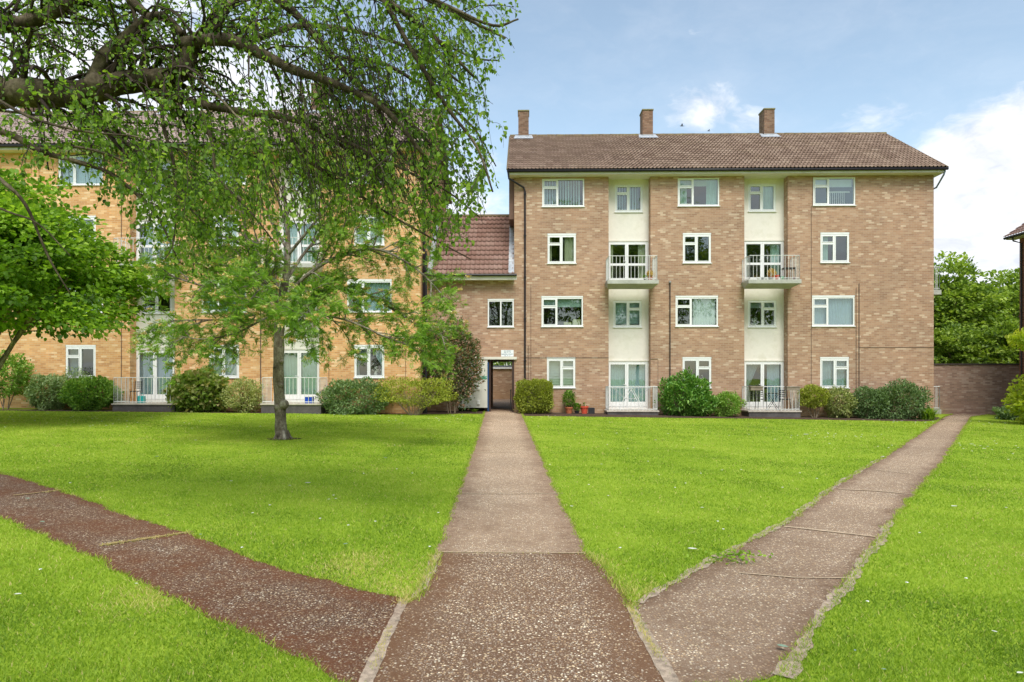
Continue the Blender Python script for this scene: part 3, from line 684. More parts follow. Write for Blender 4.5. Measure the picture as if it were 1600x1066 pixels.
# interior of a block is a dark shell behind the windows
ROWS_R = dict(t=[278, 364, 462, 558], b=[322, 411, 510, 606])
def block(name, label, xL, xR, Y, cols, bays, rows, refx, BRM, eave_py, ridge_d, ridge_h, tile, panelmat, depth=9.0, group=None):
    zt = [WZ(refx, p, Y) for p in rows['t']]; zb = [WZ(refx, p, Y) for p in rows['b']]
    X0, X1 = xL, xR; zE = WZ(refx, eave_py, Y)
    xm = (X0 + X1) / 2; zg = G(xm, Y) - .6
    t = thing(name, (xm, Y, G(xm, Y)), label, 'building', group)
    holes = []; wins = []
    for c in cols:
        for k in range(4):
            px0, px1, lay, cur = c[k]
            a, b = WX(px0, Y), WX(px1, Y); holes.append((a, b, zb[k], zt[k])); wins.append((a, b, zb[k], zt[k], lay, cur, k))
    bayx = []
    for bx in bays: bayx.append((WX(bx['x'][0], Y), WX(bx['x'][1], Y)))
    wall = MB(); wall_grid(wall, X0, X1, zg, zE, holes + [(a, b, zg, zE) for a, b in bayx], Y, .12)
    # bays need deeper jambs
    for a, b in bayx:
        wall.quad((a, Y + .12, zg), (a, Y + .12, zE), (a, Y + .46, zE), (a, Y + .46, zg)); wall.quad((b, Y + .12, zg), (b, Y + .46, zg), (b, Y + .46, zE), (b, Y + .12, zE))
    YB = Y + depth
    wall.quad((X0, YB, zg), (X0, Y, zg), (X0, Y, zE), (X0, YB, zE)); wall.quad((X1, Y, zg), (X1, YB, zg), (X1, YB, zE), (X1, Y, zE)); wall.quad((X1, YB, zg), (X0, YB, zg), (X0, YB, zE), (X1, YB, zE))
    zr = zE + ridge_h; ym = Y + depth / 2
    wall.poly([(X0, YB, zE), (X0, Y, zE), (X0, ym, zr - .25)]); wall.poly([(X1, Y, zE), (X1, YB, zE), (X1, ym, zr - .25)])
    obj('wall', wall, BRM, t)
    inn = MB().quad((X0 + .1, Y + 1.5, zg), (X1 - .1, Y + 1.5, zg), (X1 - .1, Y + 1.5, zE), (X0 + .1, Y + 1.5, zE))
    for z in [WZ(refx, p, Y) for p in rows.get('fl', [344, 440, 540])]: inn.quad((X0 + .1, Y + .5, z), (X1 - .1, Y + .5, z), (X1 - .1, Y + 1.5, z), (X0 + .1, Y + 1.5, z))
    obj('interior_wall', inn, M_DARK, t)
    for (a, b, c, d, lay, cur, k) in wins:
        window(t, a + .004, b - .004, c + .004, d - .004, Y + .012, lay, cur, head=.07 if k else 0, ratio=.36 if b - a > 1.5 else .48)
        if k == 0 and zE - d > .05: obj('head_panel', MB().box(a, b, Y + .02, Y + .1, d, zE - .03), M_CREAM, t)
    # recess walls
    for bi, (a, b) in enumerate(bayx):
        B = bays[bi]; Yr = Y + .45; hl = []
        for w in B['w']:
            hl.append((WX(w[0], Yr), WX(w[1], Yr), WZ(refx, w[3], Y), WZ(refx, w[2], Y)))
        hl = [(max(h[0], a + .002), min(h[1], b - .002), h[2], h[3]) for h in hl]
        pm = MB(); wall_grid(pm, a, b, zg, zE, hl, Yr, .06); obj('rendered_panel', pm, panelmat, t)
        for h, w in zip(hl, B['w']):
            door = w[4] in 'DM'
            window(t, h[0] + .003, h[1] - .003, h[2] + .003, h[3] - .003, Yr + (.012 if not door else .0), w[4], w[5], sill=not door, ratio=.48, name='patio_door' if door else 'window')
            if door: obj('threshold_strip', MB().box(a + .002, b - .002, Yr - .03, Yr - .002, h[3] + .0, h[3] + .07), panelmat, t)
    # soffit, fascia, gutter
    ov = .40
    obj('soffit', MB().box(X0 - .25, X1 + .25, Y - ov, Y + .46, zE - .03, zE + .02), M_CREAM, t)
    obj('fascia', MB().box(X0 - .25, X1 + .25, Y - ov - .03, Y - ov - .002, zE - .04, zE + .14), M_FASCIA, t)
    gm = MB(); gm.tube([(X0 - .3, Y - ov - .09, zE + .10), (X1 + .3, Y - ov - .09, zE + .10)], .062, 8); obj('gutter', gm, M_BLACK, t, smooth=True)
    e = (Y - ov - .1, zE + .15); r = (Y + ridge_d - .1, zE + .15 + ridge_h)
    rf = roof_slope('roof', X0 - .28, X1 + .28, e, r, tile, t, seed=3)
    bk = MB().quad((X1 + .28, r[0], r[1] - .01), (X0 - .28, r[0], r[1] - .01), (X0 - .28, 2 * r[0] - e[0], e[1]), (X1 + .28, 2 * r[0] - e[0], e[1]))
    bk.quad((X0 - .28, e[0] + .02, e[1] - .03), (X0 - .28, r[0], r[1] - .07), (X1 + .28, r[0], r[1] - .07), (X1 + .28, e[0] + .02, e[1] - .03))
    obj('roof_back', bk, tile, t)
    # verge and ridge tiles
    rd = MB(); k = int((X1 - X0 + .56) / .45); w_ = (X1 - X0 + .56) / k
    for i in range(k):
        xa = X0 - .28 + i * w_; rd.tube([(xa, r[0], r[1] - .02 + random.uniform(-.006, .006)), (xa + w_ - .012, r[0], r[1] - .02 + random.uniform(-.006, .006))], .115, 8)
    obj('ridge_tiles', rd, plain('ridge tile', (.20, .15, .09), .9, .25, 5, stain=(.26, .24, .08)), t, smooth=True)
    for X in (X0 - .28, X1 + .28): obj('verge', MB().tube([(X, e[0], e[1] + .0), (X, r[0], r[1] - .02)], .05, 6), MC['ridge tile'], t)
    return t, zE, e, r, zt, zb

NB = ('net', 'white')
colsR = [[(847, 913, 'L', [('vb', 'pale')]), (855.5, 900, 'L', [('net', 'cream', .62, 1), ('net', 'cream', 0, .12)]), (846, 911, 'L', [('rol', 'mint', .30), ('boxes', '')]), (854.5, 899, 'R', [('zeb', 'white')])],
         [(1059, 1124, 'L', [('net', 'mint', .72, 1), ('net', 'mint', .0, .22), ('rol', 'mint', .24)]), (1067, 1111, 'L', []), (1055.5, 1122, 'L', [('net', 'white', .42, 1)]), (1066.5, 1111.5, 'R', [('bunch', '', .7)])],
         [(1270.5, 1336.5, 'L', [('rol', 'white', .30), ('cot', '')]), (1282, 1327, 'L', [('net', 'mint', .1, .3)]), (1269, 1335.5, 'L', [('net', 'blue')]), (1281.5, 1326.5, 'R', [('net', 'blue')])]]
baysR = [dict(x=(951, 1016.5), w=[(961, 1004, 284, 327, 'L', [('vb', 'pale')]), (949, 1013, 374, 442, 'M', [('net', 'cream', .0, .12), ('net', 'cream', .78, 1)]), (958.5, 1002.5, 468, 510, 'R', [('zeb', 'pale')]), (949, 1013, 564.5, 638, 'D', [('net', 'pale')])]),
         dict(x=(1163, 1231), w=[(1169.5, 1212, 284, 327, 'L', [('net', 'mint', .55, 1)]), (1161, 1226, 374, 441, 'M', [('net', 'white', 0, .1), ('net', 'mint', .72, .95)]), (1169, 1213, 468, 510, 'R', [('rol', 'grey', .25), ('bunch', '', .25)]), (1161, 1226, 564.5, 638, 'D', [('tieL', 'grey', .42), ('net', 'blue', .62, 1)])])]
TR, zER, eR, rR, ztR, zbR = block('apartment_block', 'four storey pinkish buff brick block of flats with brown tiled roof and cream bays', WX(803.5, YR), WX(1459, YR), YR, colsR, baysR,
      ROWS_R, 1091, BR_P, 274.5, 4.5, 3.12, T_MAIN, M_CREAM)
colsL = []
for cx, cur in ((-98, [[NB]] * 4), (126, [[('net', 'pale')], [('zeb', 'white')], [NB], [('net', 'grey', 0, .3)]]), (350, [[('net', 'pale')], [NB], [('net', 'pale')], [NB]]), (577, [[('rol', 'white', .3)], [NB], [('net', 'pale')], [('tieL', 'grey', .5), ('tieR', 'pale', .45), ('bunch', '', .7)]])):
    colsL.append([(cx - 35, cx + 35, 'L', cur[0]), (cx - 23.5, cx + 23.5, 'L', cur[1]), (cx - 35, cx + 35, 'L', cur[2]), (cx - 23.5, cx + 23.5, 'L', cur[3])])
def bayL(x, c): return dict(x=x, w=[(x[0] + 19, x[1] - 4, 245, 292, 'L', [NB]), (x[0] + 8, x[1] + 2, 341, 416, 'M', [('net', c)]), (x[0] + 19, x[1] - 4, 448, 488, 'L', []), (x[0] + 8, x[1] + 2, 546, 627, 'D', [('net', c, 0, 1, .08)])])
baysL = [bayL((203, 273), 'blue'), bayL((430, 499), 'mint')]
ROWS_L = dict(t=[241, 336, 437, 539], b=[288, 384, 488, 590], fl=[312, 412, 516])
TL, zEL, eL, rL, ztL, zbL = block('apartment_block', 'four storey orange buff brick block of flats behind the trees on the left', WX(-330, YL), WX(657, YL), YL, colsL, baysL,
      ROWS_L, 350, BR_O, 236, 4.5, 3.12, T_GREYT, M_CREAMW)

def chimney(parent, px0, px1, zr, yr, dep=.75):
    x0, x1 = WX(px0, yr), WX(px1, yr); mb = MB().box(x0, x1, yr - dep / 2, yr + dep / 2, zr - .6, zr + 1.1)
    o = obj('chimney', mb, BR_C, parent)
    obj('chimney_cap', MB().box(x0 - .03, x1 + .03, yr - dep / 2 - .03, yr + dep / 2 + .03, zr + 1.1, zr + 1.17), plain('cap mortar', (.22, .20, .10), .9, .2, 9), o, bevel=.01)
    pt = MB(); pt.lathe(((x0 + x1) / 2, yr, zr + 1.17), [(.13, 0), (.12, .06), (.10, .1)], 12); obj('chimney_pot', pt, M_TERRA, o, smooth=True)
    sl = math.atan2(3.12, 4.9)
    fl = MB(); y0 = yr - dep / 2; zz = zr - (dep / 2) * .64
    fl.quad((x0 - .22, y0 - .30, zz - .09), (x1 + .22, y0 - .30, zz - .09), (x1 + .16, y0 + .2, zz + .24), (x0 - .16, y0 + .2, zz + .24))
    fl.box(x0 - .015, x1 + .015, y0 - .012, y0 + .1, zz - .05, zz + .16)
    obj('lead_flashing', fl, M_LEAD, o)
chimney(TR, 810, 826, rR[1], rR[0]); chimney(TR, 1002, 1018, rR[1], rR[0]); chimney(TR, 1190, 1206, rR[1], rR[0])
chimney(TL, 262, 279, rL[1], rL[0]); chimney(TL, 490, 507, rL[1], rL[0]); chimney(TL, 40, 57, rL[1], rL[0])

def bars(mb, a, b, z0, z1, sp=.115, r=.0095, ends=True):
    a = Vector((a[0], a[1], 0)); b = Vector((b[0], b[1], 0)); L = (b - a).length; k = max(1, round(L / sp))
    for i in range(k + 1):
        p = a.lerp(b, i / k); rr = r * 1.5 if i in (0, k) else r
        mb.tube([(p.x, p.y, z0), (p.x, p.y, z1)], rr, 4)
    for z in (z1, z0 + .06): mb.tube([(a.x, a.y, z), (b.x, b.y, z)], .014, 5)
def balcony(parent, pf0, pf1, Y, ztop, proj=.95, h=1.0, patio=False, wpx=0, sp=.15):
    """slab with sloping soffit and railing round three sides; pf = pixel of the front corners"""
    Yf = Y - proj; x0, x1 = WX(pf0, Yf), WX(pf1, Yf)
    if patio:
        mb = MB().box(x0 - .08, x1 + .08, Yf - .06, Y + .44, ztop - .06, ztop); o = obj('patio_slab', mb, M_SLAB, parent, bevel=.01)
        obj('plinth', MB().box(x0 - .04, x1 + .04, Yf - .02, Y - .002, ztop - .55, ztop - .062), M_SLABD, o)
    else:
        a, b = x0 - .07, x1 + .07; mb = MB(); zf, zb_ = ztop - .17, ztop - .27
        P = [(a, Yf - .06), (b, Yf - .06), (b, Y - .002), (a, Y - .002)]
        k = len(mb.v); mb.v += [(p[0], p[1], ztop) for p in P] + [(a + .0, Yf - .06, zf), (b - .0, Yf - .06, zf), (b - .12, Y - .002, zb_), (a + .12, Y - .002, zb_)]
        for f in ((0, 1, 2, 3), (4, 7, 6, 5), (0, 4, 5, 1), (1, 5, 6, 2), (2, 6, 7, 3), (3, 7, 4, 0)): mb.f.append(tuple(k + i for i in f))
        o = obj('balcony', mb, M_CONC, parent, bevel=.012)
    rlm = MB(); bars(rlm, (x0, Yf), (x1, Yf), ztop, ztop + h, sp); bars(rlm, (x0, Yf), (x0, Y - .02), ztop, ztop + h, .13); bars(rlm, (x1, Yf), (x1, Y - .02), ztop, ztop + h, .13)
    obj('railing', rlm, M_RAIL, o); return o, x0, x1, Yf
zb1 = WZ(1091, 442, YR); zp1 = WZ(1091, 640, YR)
bal1 = balcony(TR, 951.5, 1026.5, YR, zb1); bal2 = balcony(TR, 1171.5, 1249, YR, zb1)
pat1 = balcony(TR, 951, 1027, YR, zp1, patio=True); pat2 = balcony(TR, 1171.5, 1249, YR, zp1, patio=True)
zbL1 = WZ(350, 418, YL); zpL1 = WZ(350, 629, YL)
balcony(TL, 178, 262, YL, zbL1); balcony(TL, 404, 492, YL, zbL1)
patL1 = balcony(TL, 178, 272, YL, zpL1, patio=True); patL2 = balcony(TL, 410, 500, YL, zpL1, patio=True)
# balconies on the far gable end
for py, py2, nm in ((453, 419, 'balcony'), (640, 606, 'balcony')):
    Yg = 30.1; xe = WX(1468, Yg); zt_ = WZ(1464, py, Yg); xw = WX(1459, YR)
    o = obj(nm, MB().box(xw + .002, xe + .08, Yg, Yg + 2.2, zt_ - .2, zt_), M_CONC, TR)
    rlm = MB(); bars(rlm, (xw + .1, Yg), (xe, Yg), zt_, zt_ + 1.0, .12); bars(rlm, (xe, Yg), (xe, Yg + 2.2), zt_, zt_ + 1.0, .15); obj('railing', rlm, M_RAIL, o)

# pipes and cables on the walls
def pipe(parent, pts, r, mat=M_BLACK, name='downpipe', sides=8):
    mb = MB(); mb.tube(pts, r, sides)
    if name == 'downpipe':
        z0, z1 = min(p[2] for p in pts), max(p[2] for p in pts); z = z0 + .4; x, y = pts[-1][0], pts[-1][1]
        while z < z1 - .5: mb.box(x - r - .015, x + r + .015, y - r - .008, y + r + .03, z, z + .05); z += 1.8
    return obj(name, mb, mat, parent, smooth=False)
def wp(px, py, Y, o=.06): v = W(px, py, Y); return (v.x, Y - o, v.z)
pipe(TR, [(WX(794, 29.1), 29.02, zER + .08), (WX(795, 29.1), 29.06, zER - .2), wp(818.5, 294, YR), wp(820.3, 300, YR), (WX(820.3, YR), YR - .06, G(0, YR))], .042)
pipe(TR, [(WX(1476, 29.1), 29.05, zER + .1), (WX(1475, 29.1), 29.1, zER - .12), (WX(1463, 29.56), 29.56, zER - .55), (WX(1459, YR) + .05, 30.4, zER - .6), (WX(1459, YR) + .05, 30.4, -.3)], .036, plain('grey pipe', (.16, .2, .25), .5), 'downpipe')
pipe(TR, [wp(1046.5, 443, YR), (WX(1046.5, YR), YR - .06, .0)], .022, name='vent_pipe')
obj('vent_cap', MB().lathe(wp(1046.5, 443, YR), [(.02, 0), (.05, .02), (.055, .07), (.02, .1)], 10), plain('vent cap grey', (.3, .3, .3), .6), TR)
for px, a, b, r in ((1267.5, 322, 606, .007), (1269.5, 276, 322, .007), (1337.5, 450, 612, .009), (1342, 443, 616, .016), (829.5, 445, 600, .007), (825.5, 540, 600, .01), (1028, 562, 640, .006)):
    pipe(TR, [wp(px, a, YR, .02), wp(px, b, YR, .02)], r, M_CABLE, 'cable', 5)
for x0, x1, y in ((1342, 1459, 543), (821, 951, 559), (1016, 1028, 561)):
    p0 = W(x0, y, YR); z = p0.z; pipe(TR, [(p0.x, YR - .015, z), (WX(x1, YR), YR - .015, z)], .008, M_CABLE, 'cable', 5)
for px, a, b, r in ((190, 240, 600, .012), (407.5, 240, 640, .02), (514, 520, 610, .008), (634, 540, 606, .008)):
    pipe(TL, [wp(px, a, YL, .02), wp(px, b, YL, .02)], r, M_CABLE, 'cable', 5)
xc = WX(657, YL)
pipe(TL, [(xc + .07, YL + .5, zEL), (xc + .07, YL + .5, G(-4, YL))], .06)
pipe(TL, [(xc + .17, YL + .35, zEL - 4), (xc + .17, YL + .35, G(-4, YL))], .05)
obj('wall_cladding', MB().box(WX(795.5, 29.8), WX(803.5, YR) - .002, 29.7, 38, WZ(800, 345, 30), zER - .04), M_BROWNP, TR)

# link building with the passage
LX0, LX1 = xc + .002, WX(803.5, YR) - .002
zLE = WZ(740, 433, 29.1) ; zg = -.4
LK = thing('stair_link', ((LX0 + LX1) / 2, YR, G(-2, YR)), 'low buff brick link with steep red tiled roof and passage between the two blocks', 'building')
px0, px1 = WX(762, YR), LX1
zl = WZ(785, 562, YR); mw0 = WX(716, YR)
wh = (WX(762, YR), WX(804, YR) - .03, WZ(783, 511, YR), WZ(783, 467, YR))
lw_ = MB(); wall_grid(lw_, LX0, LX1, zg, zLE, [(wh[0], wh[1], wh[2], wh[3]), (mw0, LX1 - .001, zg, zl)], YR, .12)
lw_.quad((LX0, 34.5, zl), (LX0, 34.5, zLE), (LX1, 34.5, zLE), (LX1, 34.5, zl))
lw_.quad((LX0, 34.5, zg), (LX0, 34.5, zl), (px0, 34.5, zl), (px0, 34.5, zg))
lw_.box(px0 - .23, px0 - .02, YR + 1.0, 34.49, zg, zl)
obj('wall', lw_, BR_P, LK)
obj('ceiling', MB().box(LX0 + .01, LX1 - .01, YR + .12, 34.48, zl + .002, zl + .2), plain('passage ceiling', (.2, .19, .17), .9), LK)
window(LK, wh[0] + .004, wh[1] - .004, wh[2] + .004, wh[3] - .004, YR + .012, 'P', [], head=.06)
obj('interior_wall', MB().quad((LX0 + .1, YR + 1.5, zl + .2), (LX1 - .1, YR + 1.5, zl + .2), (LX1 - .1, YR + 1.5, zLE), (LX0 + .1, YR + 1.5, zLE)), M_DARK, LK)
eK = (29.08, zLE + .1); rK = (32.05, zLE + 3.27)
roof_slope('roof', LX0, LX1, eK, rK, T_LINK, LK, gauge=.33, roll=.2, amp=.05, seed=8)
bk = MB().quad((LX1, rK[0], rK[1]), (LX0, rK[0], rK[1]), (LX0, 35.2, eK[1]), (LX1, 35.2, eK[1])).quad((LX0, eK[0] + .02, eK[1] - .03), (LX0, rK[0], rK[1] - .05), (LX1, rK[0], rK[1] - .05), (LX1, eK[0] + .02, eK[1] - .03)); obj('roof_back', bk, T_LINK, LK)
obj('ridge_tiles', MB().tube([(LX0, rK[0], rK[1]), (LX1, rK[0], rK[1])], .1, 8), MC['ridge tile'], LK)
obj('fascia', MB().box(LX0, LX1 + .12, 29.10, 29.14, zLE - .12, zLE + .06), M_FASCIA, LK)
obj('soffit', MB().box(LX0, LX1, 29.142, YR - .002, zLE - .12, zLE - .08), M_FASCIA, LK)
obj('gutter', MB().tube([(LX0, 29.03, zLE + .08), (LX1 + .12, 29.03, zLE + .08)], .05, 8), M_BLACK, LK)
for nm, xa, xb in (('lead_flashing', LX0 + .001, LX0 + .2), ('lead_flashing', LX1 - .24, LX1 - .001)):
    fl = MB(); k = 12
    for i in range(k):
        t0, t1 = i / k, (i + 1) / k; f = lambda t, o: (eK[0] + (rK[0] - eK[0]) * t - .02, eK[1] + (rK[1] - eK[1]) * t + .10 + o)
        y0, z0 = f(t0, random.uniform(0, .012)); y1, z1 = f(t1, random.uniform(0, .012))
        fl.quad((xa, y0, z0), (xb, y0, z0), (xb, y1, z1), (xa, y1, z1))
        if i == 0: fl.quad((xa, y0, z0 - .14), (xb, y0, z0 - .14), (xb, y0, z0), (xa, y0, z0))
    obj(nm, fl, M_LEAD, LK)
obj('lintel', MB().box(WX(714, YR), WX(807.5, YR), YR - .10, YR - .003, zl, zl + .115), plain('lintel paint', (.72, .70, .62), .6, .06), LK, bevel=.008)
pnl = obj('meter_cupboard', MB().box(mw0, px0 - .003, YR - .06, YR + .11, G(-2, YR) + .17, zl - .003), M_CREAMW, LK)
for vx, vy in ((734.5, 594), (748, 606), (734.5, 618), (724, 629), (748, 629)):
    c = W(vx, vy, YR); v = MB().box(c.x - .06, c.x + .06, YR - .12, YR - .062, c.z - .09, c.z + .09); obj('vent_cover', v, M_VENT, pnl, bevel=.015)
obj('passage_door', MB().box(px0 + .002, px0 + .045, YR - .10, YR + .85, G(-1, YR) + .03, zl - .12), M_NAVY, LK)
obj('door_frame', MB().box(px0 + .047, px0 + .13, YR + .02, YR + .12, G(-1, YR), zl - .003).box(LX1 - .10, LX1 - .002, YR + .0, YR + .1, G(-1, YR), zl - .003), plain('brown frame', (.06, .035, .03), .5), LK)
gt = MB(); xg = LX1 - .16
gt.box(xg - .02, xg + .02, YR + .12, YR + 1.2, G(-1, YR) + .9, G(-1, YR) + .95); gt.box(xg - .02, xg + .02, YR + .12, YR + 1.2, G(-1, YR) + .1, G(-1, YR) + .15)
for i in range(9): gt.box(xg - .012, xg + .012, YR + .12 + i * .13, YR + .145 + i * .13, G(-1, YR) + .152, G(-1, YR) + .898)
obj('metal_gate', gt, M_IRON, LK)

def text(body, loc, size, mat, parent, name='lettering', sx=1.0):
    cu = bpy.data.curves.new(name, 'FONT'); cu.body = body; cu.size = size; cu.align_x = 'CENTER'; cu.align_y = 'CENTER'; cu.extrude = .001; cu.offset = size * .012
    o = bpy.data.objects.new(name, cu); COL.objects.link(o); dg = bpy.context.evaluated_depsgraph_get()
    me = bpy.data.meshes.new_from_object(o.evaluated_get(dg)); bpy.data.objects.remove(o)
    me.materials.clear(); me.materials.append(mat); q = bpy.data.objects.new(name, me); COL.objects.link(q)
    q.parent = parent; q.location = Vector(loc) - BASE[parent]; q.rotation_euler = (R(90), 0, 0); q.scale = (sx, 1, 1); return q
sp0, sp1 = W(783, 558, YR), W(802.5, 547, YR)
sg = thing('wall_sign', ((sp0.x + sp1.x) / 2, YR - .02, sp0.z), 'small white rectangular sign with four lines of blue lettering above the passage', 'sign')
obj('board', MB().box(sp0.x, sp1.x, YR - .022, YR - .003, sp0.z + .02, sp1.z), M_SIGN, sg)
cx = (sp0.x + sp1.x) / 2; hh = sp1.z - sp0.z - .02
for i, (s, k) in enumerate((('HILL COURT', .82), ('Nos. 10 - 18', .86), ('GARDEN COURT', 1.0), ('Nos. 19 - 27', .8))): text(s, (cx, YR - .0235, sp1.z - hh * (.16, .38, .66, .88)[i]), .062, M_SBLUE, sg, sx=k * 1.05)
a, b = W(746.5, 592, YR), W(761, 588, YR)
sg = thing('wall_sign', ((a.x + b.x) / 2, YR - .07, a.z), 'narrow green sign with pale letters on the cream cupboard panel beside the passage', 'sign')
obj('board', MB().box(a.x, b.x, YR - .072, YR - .0615, a.z, b.z), M_SGRN, sg)
text('METER ROOM', ((a.x + b.x) / 2, YR - .0735, (a.z + b.z) / 2), .085, plain('pale green lettering', (.62, .85, .75), .5), sg, sx=.78)

# courtyard wall seen through the passage
cw = thing('brick_wall', (-1.2, 44, G(-1, 44)), 'brown brick wall with white coping seen through the open passage', 'wall')
zc = WZ(785, 576.5, 44)
obj('wall', MB().box(-9, 4, 44, 44.25, -.3, zc), BR_P, cw); obj('coping', MB().box(-9, 4, 43.9, 44.3, zc + .001, zc + .11), M_WHITE, cw)
obj('capping', MB().box(-9, 4, 43.95, 44.3, zc + .112, zc + .22), plain('slate grey', (.15, .17, .2), .7), cw)

# garden wall on the right
gw = thing('brick_wall', (22.5, 33.3, G(22, 33)), 'long weathered dark brown brick garden wall right of the pink block', 'wall')
zt_ = WZ(1500, 568, 33.3)
obj('wall', MB().box(WX(1440, 33.3), 30, 33.3, 33.53, -.7, zt_ - .07), BR_W, gw); obj('coping', MB().box(WX(1440, 33.3), 30, 33.25, 33.58, zt_ - .069, zt_), plain('dark coping', (.07, .055, .05), .9, .2), gw)

# neighbouring building at the right edge
YN = 31.0; nx = WX(1593, YN); zN = WZ(1590, 373, YN); ex = nx - .45
nb = thing('house', (nx + 4, 24, G(nx, 24)), 'red brick house corner with tiled eaves cut off by the right edge', 'building')
obj('wall', MB().box(nx, nx + 8, 16, YN, -1.0, zN), BR_R, nb)
obj('eaves', MB().box(nx - .42, nx - .003, 15.8, YN + .25, zN - .02, zN + .07), M_FASCIA, nb)
obj('gutter', MB().tube([(nx - .46, 15.7, zN + .06), (nx - .46, YN + .3, zN + .06)], .06, 8), M_BLACK, nb)
obj('downpipe', MB().tube([(nx - .45, YN - .2, zN), (nx - .42, YN - .2, zN - .14), (nx - .06, YN - .2, zN - .24), (nx - .06, YN - .2, -.5)], .035, 8), M_BLACK, nb)
o = roof_slope('roof', 15.7, YN + .3, (0, 0), (4.6, 3.1), T_LINK, None, seed=5)
from mathutils import Matrix
o.data.transform(Matrix(((0, 1, 0, ex), (1, 0, 0, 0), (0, 0, 1, zN + .1), (0, 0, 0, 1)))); o.data.transform(Matrix.Translation(-BASE[nb])); o.data.flip_normals(); o.parent = nb
obj('gable', MB().poly([(nx, YN - .01, zN), (nx + 8, YN - .01, zN), (nx + 4.1, YN - .01, zN + 2.95)]), BR_R, nb)

# ------------------------------------------------------------------ plants: generators
def rand_dir(r, n_): return nrm(r.normal(size=(n_, 3)))
def bush(name, label, x0, x1, ytop, mat, Yc, nleaf, leaf=.07, kind='round', dy=None, seed=1, tilt=.5, stems=0, pw=2.0, cat='shrub', droop=0, wf=.6, gap=.5, z_low=.0, bias=(0.2, 1.0), stemh=.6):
    r = np.random.default_rng(seed); X0, X1 = WX(x0, Yc), WX(x1, Yc); cx = (X0 + X1) / 2; hw = (X1 - X0) / 2; zg_ = G(cx, Yc)
    zt_ = WZ((x0 + x1) / 2, ytop, Yc); H = zt_ - zg_; dy = dy or min(hw, .75)
    t = thing(name, (cx, Yc, zg_), label, cat)
    zc_ = H * .5 + z_low * H * .5; hz = H * .5 * (1 - z_low)
    d = rand_dir(r, nleaf)
    # superellipsoid
    e = 2.0 / pw; nn = (np.abs(d) ** pw).sum(1) ** (1 / pw); s = d / nn[:, None]
    ph = r.uniform(0, 6, 6); lump = 1 + (.16 if pw < 5 else .04) * (np.sin(d[:, 0] * 5 + ph[0]) * np.sin(d[:, 2] * 6 + ph[1]) + np.sin(d[:, 1] * 7 + ph[2] + d[:, 0] * 4)) + .05 * np.sin(d[:, 0] * 13 + ph[3]) * np.sin(d[:, 2] * 12 + ph[4])
    rad = 1 - gap * r.beta(1, 3.2, nleaf)
    rad = rad + r.normal(0, .02, nleaf) + np.where(r.uniform(0, 1, nleaf) < (.07 if pw < 5 else .02), r.uniform(.02, .2, nleaf) * (np.sin(d[:, 0] * 17 + seed) * np.sin(d[:, 2] * 15) > .2), 0)
    P = s * (lump * rad)[:, None] * np.array([hw, dy, hz]) + np.array([cx, Yc, zg_ + zc_])
    P[:, 2] = np.maximum(P[:, 2], zg_ + .03)
    out = nrm(s * np.array([1 / hw, 1 / dy, 1 / hz]))
    Dl = nrm(out * .7 + r.normal(0, tilt, (nleaf, 3)) + np.array([0, 0, .35 - droop]))
    Nn = nrm(out * .6 + np.array([0, 0, .9]) + r.normal(0, .35, (nleaf, 3)))
    Ls = leaf * r.uniform(.75, 1.5, nleaf)
    clump = .5 + .5 * np.sin(P[:, 0] * 9 + ph[5]) * np.sin(P[:, 2] * 8 + ph[0]) * np.sin(P[:, 1] * 7)
    tint = np.clip(bias[0] + (bias[1] - bias[0]) * (.75 * r.uniform(0, 1, nleaf) + .35 * clump), 0, 1)
    leaves('foliage', P, Dl, Nn, Ls, Ls * wf, tint, mat, t)
    mb = MB(); rr = random.Random(seed)
    for i in range(stems or 7):
        a = rr.uniform(0, 2 * PI); q = rr.uniform(.1, .5) if not stems else rr.uniform(.25, .85)
        p0 = Vector((cx + math.cos(a) * hw * .12, Yc + math.sin(a) * dy * .12 - (.1 if stems else 0), zg_ - .02)); p1 = Vector((cx + math.cos(a) * hw * q, Yc + math.sin(a) * dy * q * .8, zg_ + H * (stemh + rr.uniform(-.1, .25))))
        mid = p0.lerp(p1, .5) + Vector((rr.uniform(-.08, .08), rr.uniform(-.08, .08), -.05 * H)); mb.tube([p0, mid, p1], [.02, .014, .006], 5)
        for _ in range(3 if stems else 1):
            q0 = mid.lerp(p1, rr.uniform(0, .6)); mb.tube([q0, q0 + Vector((rr.uniform(-.3, .3) * hw, rr.uniform(-.2, .2), H * .25))], [.009, .003], 4)
    obj('stems', mb, M_STEM if stems else M_TWIG, t)
    return t
YBR = 28.75; YBL = 26.5
bush('shrub', 'dark bushy shrub under the hazel tree at the left edge', -20, 42, 556, L_MID, 26.3, 3500, .08, seed=1, stems=6, z_low=.25)
bush('shrub', 'low rounded pale-edged shrub, left of the glossy green one', 46, 103, 588, L_GREY, YBL, 4200, .075, seed=2, bias=(.3, 1.05))
bush('shrub', 'grey green feathery shrub rising behind two rounded ones', 84, 150, 577, L_GREY, 26.9, 4200, .05, seed=3, wf=.35, dy=.3)
bush('shrub', 'rounded glossy bright green shrub left of the first patio', 104, 179, 591, L_MID, YBL, 5200, .085, seed=4, bias=(.15, .95))
bush('shrub', 'large leaved shrub with pinkish tips right of the patio with the teal bag', 268, 352, 585, attr_leaf('broad leaf', [(.07, .13, .025), (.14, .23, .04), (.24, .33, .07), (.40, .34, .17)], .3), YBL, 2600, .15, seed=5, wf=.8)
bush('shrub', 'yellow variegated shrub between the large leaved shrub and the patio by the tree', 354, 408, 593, L_VAR, YBL, 4200, .06, seed=6)
bush('shrub', 'dark grey green hedge-like shrub right of the patio with the blue boxes', 508, 602, 596, L_GREY, YBL + .1, 7500, .07, seed=7, pw=3.2, bias=(.05, .85), stems=8)
